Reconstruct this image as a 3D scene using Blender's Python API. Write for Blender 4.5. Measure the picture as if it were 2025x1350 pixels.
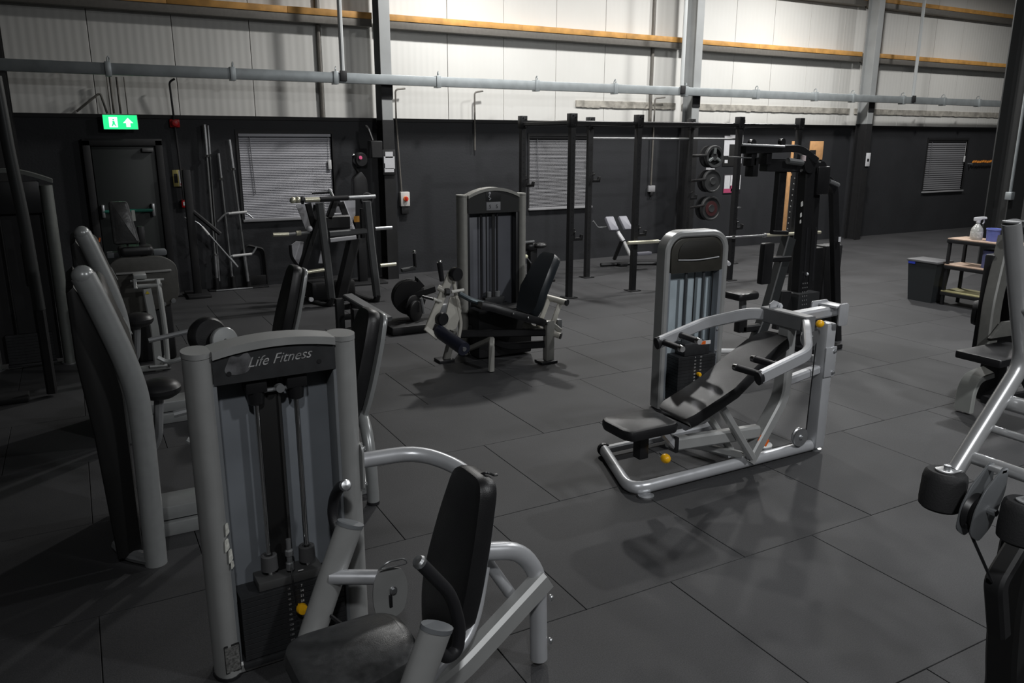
import bpy, bmesh, math, random
from mathutils import Vector as V, Matrix, Quaternion
random.seed(7)
for o in list(bpy.data.objects): bpy.data.objects.remove(o)
S = bpy.context.scene
COL = S.collection
R = math.radians
PI = math.pi

# ------------------------------------------------------------- camera, world, lamps, exposure
cam_d = bpy.data.cameras.new('camera'); cam = bpy.data.objects.new('camera', cam_d); COL.objects.link(cam)
cam_d.sensor_width = 36.0; cam_d.lens = 36.0 * 1557.648 / 2025; cam_d.clip_end = 200; cam_d.clip_start = 0.05
yaw, pit, rol = 0.500963, 0.2492695, 0.0013639
fw = V((math.sin(yaw)*math.cos(pit), math.cos(yaw)*math.cos(pit), -math.sin(pit)))
rt0 = V((math.cos(yaw), -math.sin(yaw), 0)); up0 = rt0.cross(fw)
rt = rt0*math.cos(rol) + up0*math.sin(rol); up = up0*math.cos(rol) - rt0*math.sin(rol)
cam.matrix_world = Matrix(((rt.x, up.x, -fw.x, 0), (rt.y, up.y, -fw.y, 0), (rt.z, up.z, -fw.z, 2.1), (0, 0, 0, 1)))
S.camera = cam
S.view_settings.view_transform = 'Standard'; S.view_settings.look = 'None'
S.view_settings.gamma = 1.0; S.view_settings.use_curve_mapping = False
S.view_settings.exposure = 0.0

w = bpy.data.worlds.new('world'); S.world = w; w.use_nodes = True
w.node_tree.nodes['Background'].inputs[0].default_value = (0.6, 0.7, 0.8, 1)
w.node_tree.nodes['Background'].inputs[1].default_value = 0.013

def lamp(loc, size, power, col=(1, .97, .92), target=None, spread=180):
    d = bpy.data.lights.new('high_bay_or_fill_lamp', 'AREA'); d.shape = 'RECTANGLE'; d.size, d.size_y = size
    d.energy = power; d.color = col; d.spread = R(spread)
    o = bpy.data.objects.new('high_bay_or_fill_lamp', d); COL.objects.link(o); o.location = loc
    if target is not None:
        o.rotation_euler = (V(target) - V(loc)).to_track_quat('-Z', 'Y').to_euler()
    return o
lamp((5.5, 10.0, 5.3), (.25, .25), 185, (1, .99, .97))
lamp((8.8, 9.7, 5.4), (.3, .3), 135, (1, .99, .97))  # extra fill lamp, added to brighten the middle of the back wall
lamp((12.2, 9.6, 5.5), (.3, .3), 255, (1, .99, .97))
lamp((18.0, 9.2, 5.5), (.3, .3), 110, (1, .99, .97))
lamp((8.6, 4.4, 5.6), (.3, .3), 170, (.98, .99, 1))
lamp((5.0, -1.6, 5.4), (.4, .4), 120, (.97, .985, 1), (5.6, 2.4, 0), 135)
lamp((-.5, -1.7, 5.2), (.3, .3), 40, (.97, .985, 1), (3.2, 1.6, 0), 100)

# ------------------------------------------------------------- materials (all procedural)
MATS = {}
def mat(name, col, rough=.5, metal=0., spec=.5, noise=0., nscale=20., bump=0., bscale=60., rvar=0., emit=None, alpha=1., coat=0.):
    if name in MATS: return MATS[name]
    m = bpy.data.materials.new(name); m.use_nodes = True; nt = m.node_tree; b = nt.nodes['Principled BSDF']
    c = (*col, 1)
    b.inputs['Base Color'].default_value = c; b.inputs['Roughness'].default_value = rough
    b.inputs['Metallic'].default_value = metal; b.inputs['Specular IOR Level'].default_value = spec
    b.inputs['Coat Weight'].default_value = coat; b.inputs['Alpha'].default_value = alpha
    if emit:
        b.inputs['Emission Color'].default_value = (*emit[0], 1); b.inputs['Emission Strength'].default_value = emit[1]
    tc = nt.nodes.new('ShaderNodeTexCoord')
    if noise or rvar:
        n = nt.nodes.new('ShaderNodeTexNoise'); n.inputs['Scale'].default_value = nscale; n.inputs['Detail'].default_value = 5
        nt.links.new(tc.outputs['Object'], n.inputs['Vector'])
        if noise:
            r = nt.nodes.new('ShaderNodeMapRange'); r.inputs[1].default_value = .3; r.inputs[2].default_value = .7
            r.inputs[3].default_value = 1 - noise; r.inputs[4].default_value = 1 + noise
            nt.links.new(n.outputs['Fac'], r.inputs[0])
            mx = nt.nodes.new('ShaderNodeMix'); mx.data_type = 'RGBA'; mx.blend_type = 'MULTIPLY'; mx.inputs[0].default_value = 1
            mx.inputs[6].default_value = c; nt.links.new(r.outputs[0], mx.inputs[7]); nt.links.new(mx.outputs[2], b.inputs['Base Color'])
        if rvar:
            r2 = nt.nodes.new('ShaderNodeMapRange'); r2.inputs[1].default_value = .3; r2.inputs[2].default_value = .7
            r2.inputs[3].default_value = max(0, rough - rvar); r2.inputs[4].default_value = min(1, rough + rvar)
            nt.links.new(n.outputs['Fac'], r2.inputs[0]); nt.links.new(r2.outputs[0], b.inputs['Roughness'])
    if bump:
        n2 = nt.nodes.new('ShaderNodeTexNoise'); n2.inputs['Scale'].default_value = bscale; n2.inputs['Detail'].default_value = 4
        nt.links.new(tc.outputs['Object'], n2.inputs['Vector'])
        bp = nt.nodes.new('ShaderNodeBump'); bp.inputs['Strength'].default_value = bump; bp.inputs['Distance'].default_value = .01
        nt.links.new(n2.outputs['Fac'], bp.inputs['Height']); nt.links.new(bp.outputs[0], b.inputs['Normal'])
    MATS[name] = m
    return m

SILVER = mat('platinum_paint', (.42, .425, .42), .38, .35, noise=.05, nscale=9, rvar=.06)
SILVER2 = mat('light_silver_paint', (.56, .57, .59), .33, .4, noise=.04, nscale=9, rvar=.05)
CREAM = mat('warm_white_paint', (.60, .58, .52), .4, .1, noise=.05)
GREY = mat('grey_paint', (.20, .205, .21), .42, .2, noise=.08, nscale=8)
GREYP = mat('grey_plastic', (.16, .17, .18), .5, 0, noise=.1, nscale=5)
SHROUD = mat('shroud_plastic', (.19, .205, .225), .38, 0, noise=.14, nscale=3, rvar=.08)
SHROUDB = mat('pale_shroud_plastic', (.42, .49, .53), .3, 0, noise=.14, nscale=3, rvar=.08)
BRONZE = mat('dark_header_plastic', (.045, .043, .036), .45, .2, noise=.15, nscale=14)
HEAD = mat('charcoal_header', (.035, .036, .038), .5, .1, noise=.2, nscale=16)
BLACK = mat('black_paint', (.012, .012, .013), .4, 0, noise=.15, nscale=12)
BLACKM = mat('matte_black_steel', (.010, .010, .011), .6, 0, noise=.2, nscale=14)
VINYL = mat('black_vinyl', (.012, .012, .013), .38, 0, bump=.12, bscale=260, rvar=.05, nscale=8)
VINYLG = mat('worn_grey_vinyl', (.045, .046, .047), .36, 0, bump=.08, bscale=240, rvar=.08, nscale=30, noise=.2)
RUBB = mat('black_rubber_grip', (.014, .014, .016), .5, 0, bump=.1, bscale=200)
FOAM = mat('black_foam', (.016, .016, .017), .75, 0, bump=.15, bscale=200)
CHROME = mat('chrome', (.8, .8, .8), .14, 1.)
STEEL = mat('zinc_steel', (.55, .56, .57), .35, .9, noise=.08)
STACK = mat('weight_plate_iron', (.028, .029, .031), .5, .2, noise=.2, nscale=30)
YELLOW = mat('yellow_plastic', (.95, .50, .01), .35)
WHITE = mat('white_print', (.75, .75, .75), .6)
PAPER = mat('paper', (.62, .62, .64), .8, noise=.05)
RED = mat('red_plastic', (.55, .01, .012), .4)
ORANGE = mat('orange_plastic', (.85, .16, .02), .45)
PINK = mat('magenta_print', (.45, .07, .16), .6)
BLUE = mat('blue_plastic', (.12, .15, .42), .5, noise=.08)
TIMBER = mat('pine_timber', (.52, .27, .07), .65, 0, noise=.25, nscale=6)
PLY = mat('pine_board', (.66, .36, .16), .6, 0, noise=.15, nscale=9)

# ------------------------------------------------------------- mesh builder
class MB:
    def __init__(s): s.v = []; s.f = []
    def add(s, vs, fs, M=None):
        n = len(s.v)
        s.v += [tuple(M @ V(p)) if M is not None else tuple(p) for p in vs]
        s.f += [tuple(n + i for i in f) for f in fs]; return s
    def box(s, c, d, M=None, b=0.0):
        x, y, z = d[0]/2, d[1]/2, d[2]/2
        if b <= 0:
            vs = [(c[0]+i*x, c[1]+j*y, c[2]+k*z) for k in (-1, 1) for j in (-1, 1) for i in (-1, 1)]
            return s.add(vs, [(0, 2, 3, 1), (4, 5, 7, 6), (0, 1, 5, 4), (1, 3, 7, 5), (3, 2, 6, 7), (2, 0, 4, 6)], M)
        b = min(b, x*.98, y*.98, z*.98)
        bm = bmesh.new(); bmesh.ops.create_cube(bm, size=1)
        for v in bm.verts: v.co = V((v.co.x*2*x + c[0], v.co.y*2*y + c[1], v.co.z*2*z + c[2]))
        bmesh.ops.bevel(bm, geom=bm.edges[:], offset=b, segments=2, profile=.5, affect='EDGES')
        bm.verts.index_update()
        s.add([v.co[:] for v in bm.verts], [[v.index for v in f.verts] for f in bm.faces], M); bm.free(); return s
    def bb(s, p, q, b=0.0):
        return s.box([(p[i]+q[i])/2 for i in range(3)], [abs(q[i]-p[i]) for i in range(3)], None, b)
    def sweep(s, pts, prof, up=None, caps=True, closed=False):
        """prof: list of (a,b); a along side vector, b along up vector"""
        P = [V(p) for p in pts]; n = len(P); m = len(prof)
        T = []
        for i in range(n):
            if closed: t = (P[(i+1) % n]-P[i]).normalized() + (P[i]-P[i-1]).normalized()
            elif i == 0: t = P[1]-P[0]
            elif i == n-1: t = P[-1]-P[-2]
            else: t = (P[i+1]-P[i]).normalized() + (P[i]-P[i-1]).normalized()
            T.append(t.normalized())
        u = V(up) if up is not None else (V((0, 0, 1)) if abs(T[0].z) < .9 else V((0, 1, 0)))
        vs = []
        for i in range(n):
            t = T[i]
            if up is not None: u = V(up)
            u = u - t*u.dot(t)
            if u.length < 1e-4: u = t.orthogonal()
            u.normalize(); a = t.cross(u)
            vs += [P[i] + a*x + u*y for x, y in prof]
        fs = []
        for i in range(n if closed else n-1):
            j = (i+1) % n
            fs += [(i*m+k, i*m+(k+1) % m, j*m+(k+1) % m, j*m+k) for k in range(m)]
        if caps and not closed:
            fs += [tuple(range(m-1, -1, -1)), tuple((n-1)*m+k for k in range(m))]
        return s.add(vs, fs)
    def tube(s, pts, r, bend=0.0, seg=12, closed=False, caps=True, ry=None, up=None):
        ry = ry or r
        return s.sweep(rnd(pts, bend), [(r*math.cos(2*PI*k/seg), ry*math.sin(2*PI*k/seg)) for k in range(seg)], up, caps, closed)
    def beam(s, pts, wd, ht, bend=0.0, up=(0, 0, 1), c=.2):
        x, y = wd/2, ht/2; e = min(wd, ht)*c
        pr = [(x-e, -y), (x, -y+e), (x, y-e), (x-e, y), (-x+e, y), (-x, y-e), (-x, -y+e), (-x+e, -y)]
        return s.sweep(rnd(pts, bend), pr, up)
    def cyl(s, p, q, r, r2=None, seg=20):
        p, q = V(p), V(q); t = (q-p).normalized(); u = t.orthogonal().normalized(); a = t.cross(u); r2 = r if r2 is None else r2
        vs = [p + (a*math.cos(2*PI*k/seg) + u*math.sin(2*PI*k/seg))*r for k in range(seg)]
        vs += [q + (a*math.cos(2*PI*k/seg) + u*math.sin(2*PI*k/seg))*r2 for k in range(seg)]
        return s.add(vs, [(k, (k+1) % seg, seg+(k+1) % seg, seg+k) for k in range(seg)] + [tuple(range(seg-1, -1, -1)), tuple(range(seg, 2*seg))])
    def lathe(s, prof, o=(0, 0, 0), ax=(0, 0, 1), seg=20):
        t = V(ax).normalized(); u = t.orthogonal().normalized(); a = t.cross(u); o = V(o); m = len(prof)
        vs = [o + t*h + (u*math.cos(2*PI*k/seg) + a*math.sin(2*PI*k/seg))*max(r, 1e-4) for k in range(seg) for r, h in prof]
        fs = [(k*m+i, ((k+1) % seg)*m+i, ((k+1) % seg)*m+i+1, k*m+i+1) for k in range(seg) for i in range(m-1)]
        return s.add(vs, fs + [tuple(k*m for k in range(seg-1, -1, -1)), tuple(k*m+m-1 for k in range(seg))])
    def ball(s, c, r, seg=14, sc=(1, 1, 1)):
        c = V(c); vs = []; n = seg//2
        for i in range(n+1):
            th = PI*i/n
            vs += [c + V((r*math.sin(th)*math.cos(2*PI*k/seg)*sc[0], r*math.sin(th)*math.sin(2*PI*k/seg)*sc[1], r*math.cos(th)*sc[2])) for k in range(seg)]
        return s.add(vs, [(i*seg+k, (i+1)*seg+k, (i+1)*seg+(k+1) % seg, i*seg+(k+1) % seg) for i in range(n) for k in range(seg)])
    def plate(s, poly, o, ax, ay, t, b=0.0, curve=None):
        """rounded slab: 2-D outline in the frame (o, ax, ay), thickness t along ax x ay, edge radius b"""
        ax = V(ax).normalized(); ay = V(ay).normalized(); az = ax.cross(ay).normalized(); o = V(o)
        A = sum(poly[i][0]*poly[(i+1) % len(poly)][1] - poly[(i+1) % len(poly)][0]*poly[i][1] for i in range(len(poly)))
        if A < 0: poly = poly[::-1]
        n = len(poly)
        rings = [(0, 0), (0, t)] if b <= 0 else [(b, 0), (b*.29, b*.29), (0, b), (0, t-b), (b*.29, t-b*.29), (b, t)]
        def inset(d):
            out = []
            for i in range(n):
                p0, p1, p2 = V(poly[i-1]), V(poly[i]), V(poly[(i+1) % n])
                e1 = (p1-p0).normalized(); e2 = (p2-p1).normalized()
                n1 = V((-e1.y, e1.x)); n2 = V((-e2.y, e2.x)); k = 1 + n1.dot(n2)
                out.append(p1 + (n1+n2)*(d/max(k, .5)))
            return out
        vs = []
        for d, h in rings:
            for p in inset(d):
                hh = h + (curve(p.x, p.y) if curve else 0)
                vs.append(o + ax*p.x + ay*p.y + az*hh)
        m = len(rings); fs = []
        for i in range(m-1):
            fs += [(i*n+k, i*n+(k+1) % n, (i+1)*n+(k+1) % n, (i+1)*n+k) for k in range(n)]
        fs += [tuple(range(n-1, -1, -1)), tuple((m-1)*n+k for k in range(n))]
        return s.add(vs, fs)
    def build(s, name, m, parent=None, label=None, smooth=35, tint=None):
        me = bpy.data.meshes.new(name); me.from_pydata(s.v, [], s.f); me.update()
        if smooth:
            me.polygons.foreach_set('use_smooth', [True]*len(me.polygons)); me.set_sharp_from_angle(angle=R(smooth))
        me.materials.append(m)
        o = bpy.data.objects.new(name, me); COL.objects.link(o)
        if parent is not None: o.parent = parent
        if label: o['label'] = label
        return o

def rnd(pts, b):
    """round the corners of a polyline"""
    if b <= 0 or len(pts) < 3: return pts
    P = [V(p) for p in pts]; out = [P[0]]
    for i in range(1, len(P)-1):
        a, c = P[i-1]-P[i], P[i+1]-P[i]
        d = min(b, a.length*.48, c.length*.48); p, q = P[i]+a.normalized()*d, P[i]+c.normalized()*d
        for k in range(6):
            t = k/5; out.append(p*(1-t)**2 + P[i]*2*t*(1-t) + q*t*t)
    return out + [P[-1]]
def rrect(wd, ht, r, n=4):
    """rounded rectangle outline centred on the origin"""
    out = []
    for cx, cy, a0 in ((wd/2-r, ht/2-r, 0), (-wd/2+r, ht/2-r, 90), (-wd/2+r, -ht/2+r, 180), (wd/2-r, -ht/2+r, 270)):
        out += [(cx+r*math.cos(R(a0+90*k/n)), cy+r*math.sin(R(a0+90*k/n))) for k in range(n+1)]
    return out
def smooth_poly(poly, r, n=4):
    out = []
    for i in range(len(poly)):
        p0, p1, p2 = V(poly[i-1]), V(poly[i]), V(poly[(i+1) % len(poly)])
        a, c = p0-p1, p2-p1; d = min(r, a.length*.45, c.length*.45)
        p, q = p1+a.normalized()*d, p1+c.normalized()*d
        out += [tuple(p*(1-t)**2 + p1*2*t*(1-t) + q*t*t) for t in (k/n for k in range(n+1))]
    return out
def lerp(a, b, t): return tuple(a[i]+(b[i]-a[i])*t for i in range(3))

def tag(o, label=None, cat=None, group=None, kind=None):
    if label: o['label'] = label
    if cat: o['category'] = cat
    if group: o['group'] = group
    if kind: o['kind'] = kind
    return o
def thing(name, label, cat, loc=(0, 0, 0), rz=0, group=None):
    o = bpy.data.objects.new(name, None); COL.objects.link(o); o.location = loc; o.rotation_euler = (0, 0, R(rz))
    o.empty_display_size = .1
    return tag(o, label, cat, group)
def struct(o): o['kind'] = 'structure'; return o
def text(body, size, M, m, name, parent, label=None, shear=0., ext=.0008, align='CENTER'):
    c = bpy.data.curves.new(name, 'FONT'); c.body = body; c.size = size; c.shear = shear; c.extrude = ext
    c.align_x = align; c.align_y = 'CENTER'; c.resolution_u = 3
    t = bpy.data.objects.new('tmp', c); COL.objects.link(t)
    dg = bpy.context.evaluated_depsgraph_get(); me = bpy.data.meshes.new_from_object(t.evaluated_get(dg))
    bpy.data.objects.remove(t); me.transform(M); me.materials.clear(); me.materials.append(m); me.name = name
    o = bpy.data.objects.new(name, me); COL.objects.link(o); o.parent = parent
    if label: o['label'] = label
    return o
def face(o, right, upv):
    r, u = V(right).normalized(), V(upv).normalized(); n = r.cross(u)
    return Matrix(((r.x, u.x, n.x, o[0]), (r.y, u.y, n.y, o[1]), (r.z, u.z, n.z, o[2]), (0, 0, 0, 1)))
def clone(o, parent=None, loc=None):
    c = o.copy(); COL.objects.link(c)
    if parent is not None: c.parent = parent
    if loc is not None: c.location = loc
    for ch in list(o.children): clone(ch, c)
    return c

# ------------------------------------------------------------- setting materials with structure
def floor_mat():
    m = bpy.data.materials.new('black_rubber_tile'); m.use_nodes = True; nt = m.node_tree; b = nt.nodes['Principled BSDF']; L = nt.links.new
    tc = nt.nodes.new('ShaderNodeTexCoord'); geo = nt.nodes.new('ShaderNodeNewGeometry'); oi = nt.nodes.new('ShaderNodeObjectInfo')
    n1 = nt.nodes.new('ShaderNodeTexNoise'); n1.inputs['Scale'].default_value = 1.3; n1.inputs['Detail'].default_value = 6
    n2 = nt.nodes.new('ShaderNodeTexNoise'); n2.inputs['Scale'].default_value = 180; n2.inputs['Detail'].default_value = 3
    L(geo.outputs['Position'], n1.inputs['Vector']); L(geo.outputs['Position'], n2.inputs['Vector'])
    r = nt.nodes.new('ShaderNodeMapRange'); r.inputs[1].default_value = .3; r.inputs[2].default_value = .7; r.inputs[3].default_value = .8; r.inputs[4].default_value = 1.22
    L(n1.outputs['Fac'], r.inputs[0])
    r3 = nt.nodes.new('ShaderNodeMapRange'); r3.inputs[3].default_value = .93; r3.inputs[4].default_value = 1.07; L(oi.outputs['Random'], r3.inputs[0])
    r2 = nt.nodes.new('ShaderNodeMapRange'); r2.inputs[1].default_value = .35; r2.inputs[2].default_value = .68; r2.inputs[3].default_value = .8; r2.inputs[4].default_value = 1.2
    L(n2.outputs['Fac'], r2.inputs[0])
    m1 = nt.nodes.new('ShaderNodeMath'); m1.operation = 'MULTIPLY'; L(r.outputs[0], m1.inputs[0]); L(r2.outputs[0], m1.inputs[1])
    m2 = nt.nodes.new('ShaderNodeMath'); m2.operation = 'MULTIPLY'; L(m1.outputs[0], m2.inputs[0]); L(r3.outputs[0], m2.inputs[1])
    mx = nt.nodes.new('ShaderNodeMix'); mx.data_type = 'RGBA'; mx.blend_type = 'MULTIPLY'; mx.inputs[0].default_value = 1
    mx.inputs[6].default_value = (.046, .046, .048, 1); L(m2.outputs[0], mx.inputs[7]); L(mx.outputs[2], b.inputs['Base Color'])
    b.inputs['Roughness'].default_value = .62; b.inputs['Specular IOR Level'].default_value = .35
    bp = nt.nodes.new('ShaderNodeBump'); bp.inputs['Strength'].default_value = .15; bp.inputs['Distance'].default_value = .004
    L(n2.outputs['Fac'], bp.inputs['Height']); L(bp.outputs[0], b.inputs['Normal'])
    return m
def ribbed_mat():
    m = bpy.data.materials.new('white_cladding'); m.use_nodes = True; nt = m.node_tree; b = nt.nodes['Principled BSDF']; L = nt.links.new
    geo = nt.nodes.new('ShaderNodeNewGeometry')
    wv = nt.nodes.new('ShaderNodeTexWave'); wv.bands_direction = 'X'; wv.inputs['Scale'].default_value = 3.1
    L(geo.outputs['Position'], wv.inputs['Vector'])
    bp = nt.nodes.new('ShaderNodeBump'); bp.inputs['Strength'].default_value = .25; bp.inputs['Distance'].default_value = .006
    L(wv.outputs['Fac'], bp.inputs['Height']); L(bp.outputs[0], b.inputs['Normal'])
    n = nt.nodes.new('ShaderNodeTexNoise'); n.inputs['Scale'].default_value = 1.2; n.inputs['Detail'].default_value = 6
    L(geo.outputs['Position'], n.inputs['Vector'])
    cr = nt.nodes.new('ShaderNodeMix'); cr.data_type = 'RGBA'; cr.inputs[6].default_value = (.60, .59, .555, 1); cr.inputs[7].default_value = (.69, .685, .66, 1)
    L(n.outputs['Fac'], cr.inputs[0]); L(cr.outputs[2], b.inputs['Base Color']); b.inputs['Roughness'].default_value = .55
    return m
FLOOR = floor_mat(); CLAD = ribbed_mat()
DADO = mat('black_wall_paint', (.028, .029, .032), .6, 0, spec=.3, noise=.12, nscale=1.5, bump=.2, bscale=30)
DARKW = mat('dark_wall', (.03, .03, .03), .7)
COLG = mat('column_grey_paint', (.30, .31, .31), .5, 0, noise=.06, nscale=4)
RAIL = mat('purlin_grey_steel', (.15, .14, .125), .55, .2, noise=.1)
GALV = mat('galvanised_trunking', (.36, .39, .40), .42, .5, noise=.12, nscale=6)
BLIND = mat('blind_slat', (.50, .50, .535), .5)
BLINDD = mat('dark_blind_fabric', (.17, .17, .18), .6)  # darker even colour for the second and third blinds

# floor slab with individual rubber tiles
fl = struct(MB().bb((-4, -4, -.12), (24, 12.6, -.022)).build('floor', mat('sub_floor', (.01, .01, .01), .8)))
TW, TD = .9915, 1.02
tm = MB().box((0, 0, -.011), (TW-.004, TD-.004, .022), None, .002).build('floor_tile', FLOOR, fl, smooth=0)
first = True; nt_ = 0
for j in range(-2, 10):
    y = 2.665 + TD*(j + .5)
    if y - TD/2 > 12.1: continue
    off = .863 if j % 2 == 0 else 1.357
    for i in range(-4, 20):
        x = off + TW*(i + .5)
        # keep the tiles that the view cone can reach
        ang = math.degrees(math.atan2(x, max(y, .05)))
        if x < -1.9 or (ang > 74 and x*x+y*y > 14) or x > 20.8: continue
        t = tm if first else tm.copy()
        if not first: COL.objects.link(t); t.parent = fl
        first = False; nt_ += 1
        t.location = (x, y, random.uniform(-.0012, 0)); t.rotation_euler = (0, 0, R(random.uniform(-.08, .08)))
# walls
wb = struct(MB().bb((-4, 12.13, 0), (24, 12.4, 7)).build('wall_back', DARKW))
pm = None
for k in range(-1, 20):
    x0 = 1.405 + 1.01*(k - 1)
    p = MB().bb((x0 + .004, 12.085, 2.40), (x0 + 1.006, 12.128, 6.9), .004).build('cladding_panel', CLAD, wb, smooth=0)
da = MB()
holes = [(2.125, 3.48, .985, 2.2), (6.9, 8.17, .965, 2.18), (17.66, 19.18, .95, 2.135)]
xs = -4
for a, b_, z0, z1 in holes:
    da.bb((xs, 12.0, 0), (a, 12.128, 2.40)); da.bb((a, 12.0, 0), (b_, 12.128, z0)); da.bb((a, 12.0, z1), (b_, 12.128, 2.40)); xs = b_
da.bb((xs, 12.0, 0), (24, 12.128, 2.40))
da.build('dado', DADO, wb, 'black painted lower wall')
MB().bb((-4, 11.985, 2.385), (24, 12.128, 2.435)).build('dado_cap', BLACKM, wb)
struct(MB().bb((-3.6, -4, 0), (-3.4, 12.2, 7)).build('wall_left', DARKW))
struct(MB().bb((21.6, -4, 0), (21.8, 12.2, 7)).build('wall_right', mat('grey_wall', (.12, .12, .12), .7)))
struct(MB().bb((-3.6, -4.2, 0), (21.8, -4, 7)).build('wall_front', DARKW))
struct(MB().bb((-3.6, -4.2, 6.9), (21.8, 12.4, 7.05)).build('ceiling', mat('roof_liner', (.35, .35, .34), .7)))

# windows with closed venetian blinds
def window(n, a, b_, z0, z1, slat, mslat, sill=True):
    fr = struct(MB().bb((a, 12.06, z0), (b_, 12.10, z1)).build('window_%d' % n, BLACKM))
    fm = MB(); e = .03
    fm.bb((a-e, 11.985, z1), (b_+e, 12.06, z1+.05)); fm.bb((a-e, 11.985, z0), (a, 12.06, z1)); fm.bb((b_, 11.985, z0), (b_+e, 12.06, z1))
    fm.build('window_frame', BLACKM, fr)
    if sill: MB().bb((a-.02, 11.95, z0-.035), (b_+.03, 12.06, z0), .004).build('window_sill', mat('sill_paint', (.30, .30, .31), .5), fr)
    MB().bb((a+.01, 12.0, z1-.045), (b_-.01, 12.045, z1-.002), .004).build('blind_headrail', mslat if n == 1 else BLACKM, fr)
    k = int((z1-.06-z0)/slat); s0 = None
    for i in range(k):
        z = z1 - .06 - slat*(i+.5)
        if s0 is None:
            mb = MB(); wd = slat*1.12
            prof = [(.0115, -wd/2), (.0055, -wd/6), (-.0025, wd/6), (-.0085, wd/2), (-.010, wd/2), (-.004, wd/6), (.004, -wd/6), (.010, -wd/2)]
            mb.sweep([(a+.015, 0, 0), (b_-.015, 0, 0)], [(p, q) for p, q in prof], (0, 0, 1))
            s0 = mb.build('blind_slat', mslat, fr, smooth=0); s0.location = (0, 12.025, z)
        else:
            s = s0.copy(); COL.objects.link(s); s.location = (0, 12.025, z)
    MB().tube([(a+.16, 12.0, z1-.05), (a+.19, 12.0, z1-.85)], .006, seg=6).build('tilt_wand', mat('wand_grey', (.14, .14, .15), .4), fr)
    cd = MB().tube([(b_-.05, 12.0, z1-.05), (b_-.045, 11.995, z1-.42)], .003, seg=5).build('pull_cord', WHITE, fr)
    MB().bb((b_-.075, 11.985, z1-.52), (b_-.025, 12.0, z1-.38), .004).build('cord_tag', WHITE, fr)
    return fr
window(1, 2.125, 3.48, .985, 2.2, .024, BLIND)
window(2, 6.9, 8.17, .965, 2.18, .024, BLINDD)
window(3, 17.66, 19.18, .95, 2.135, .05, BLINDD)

# doorway under the exit sign
dr = struct(MB().bb((.26, 11.93, 0), (1.02, 11.985, 2.02), .006).build('door_1', mat('door_dark_green', (.022, .026, .025), .5)))
fm = MB(); fm.bb((.16, 11.9, 0), (.25, 12.0, 2.1), .006); fm.bb((1.03, 11.9, 0), (1.12, 12.0, 2.1), .006); fm.bb((.16, 11.9, 2.03), (1.12, 12.0, 2.12), .006)
fm.build('door_frame', BLACKM, dr)
MB().bb((.86, 11.87, 1.95), (1.0, 11.93, 2.0), .008).build('door_closer', mat('closer_grey', (.12, .12, .12), .4), dr)
pb = MB(); pb.tube([(.30, 11.86, 1.18), (.92, 11.86, 1.18)], .022, seg=8)
pb.build('push_bar', mat('green_bar', (.02, .15, .11), .4), dr)
pb = MB(); pb.bb((.29, 11.84, 1.1), (.33, 11.93, 1.27), .01); pb.bb((.9, 11.84, 1.1), (.94, 11.93, 1.27), .01); pb.build('bar_bracket', STEEL, dr)

# columns: I-sections in front of the back wall
def column(name, x, y0, y1, wd, z1=6.9, m=COLG):
    mb = MB(); t = .018
    mb.bb((x-wd/2, y0, 0), (x+wd/2, y0+t, z1)); mb.bb((x-wd/2, y1-t, 0), (x+wd/2, y1, z1)); mb.bb((x-.007, y0+t, 0), (x+.007, y1-t, z1))
    return struct(mb.build(name, m))
def dark_base(parent, x, y0, y1, wd, z1):
    mb = MB(); t = .006
    mb.bb((x-wd/2-t, y0-t, 0), (x+wd/2+t, y0+.02, z1)); mb.bb((x-wd/2-t, y1-.02, 0), (x+wd/2+t, y1+t, z1)); mb.bb((x-.013, y0+.02, 0), (x+.013, y1-.02, z1))
    mb.build('painted_base', BLACKM, parent, 'black painted lower part of the column')
for n, (x, zb) in enumerate(((4.235, 2.40), (10.19, 2.44), (15.02, 2.46)), 1):
    c = column('trim_%d' % n, x, 11.6, 11.87, .165); dark_base(c, x, 11.6, 11.87, .165, zb)
    MB().bb((x-.09, 11.588, 2.70), (x+.09, 11.6, 2.98), .003).build('fixing_plate', BLACKM, c)
column('trim_4', -.70, 11.5, 11.9, .3, m=mat('column_black', (.02, .02, .02), .6))
c5 = column('trim_5', 13.06, 7.25, 7.6, .42, m=mat('column_dark_paint', (.035, .036, .036), .55))
MB().tube([(12.78, 7.2, 1.3), (12.78, 7.2, 6.9)], .022, seg=8).build('conduit', GALV, c5)
MB().bb((12.73, 7.15, 1.22), (12.83, 7.25, 1.34), .01).build('conduit_box', GALV, c5)

# timber-faced side rails, bay by bay
bays = [(-3.4, 4.15), (4.32, 10.1), (10.28, 14.93), (15.1, 21.6)]
n = 6
for z in (3.92, 5.02, 6.1):
    for a, b_ in bays:
        rl = struct(MB().bb((a, 11.9, z-.19), (b_, 12.085, z), .004).build('trim_%d' % n, RAIL)); n += 1
        x = a
        while x < b_ - .01:
            e = min(b_, x + random.uniform(1.4, 2.6))
            if b_ - e < .4: e = b_
            MB().bb((x+.002, 11.885, z-.085), (e-.002, 12.08, z+.002+random.uniform(-.004, .004)), .004).build('timber_batten', TIMBER, rl); x = e
# grey sheeting trim with peeling paint, above the dado
sp = mat('weathered_trim', (.36, .34, .30), .6, 0, noise=.35, nscale=9)
for a, b_ in ((7.88, 10.1), (10.28, 14.93), (15.1, 21.5)):
    mb = MB(); m_ = 40
    for k in range(m_):
        x0, x1 = a+(b_-a)*k/m_, a+(b_-a)*(k+1)/m_
        mb.bb((x0, 12.06, 2.675+random.uniform(-.006, .006)), (x1, 12.086, 2.79+random.uniform(-.002, .002)))
    struct(mb.build('trim_%d' % n, sp, smooth=0)); n += 1
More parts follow.
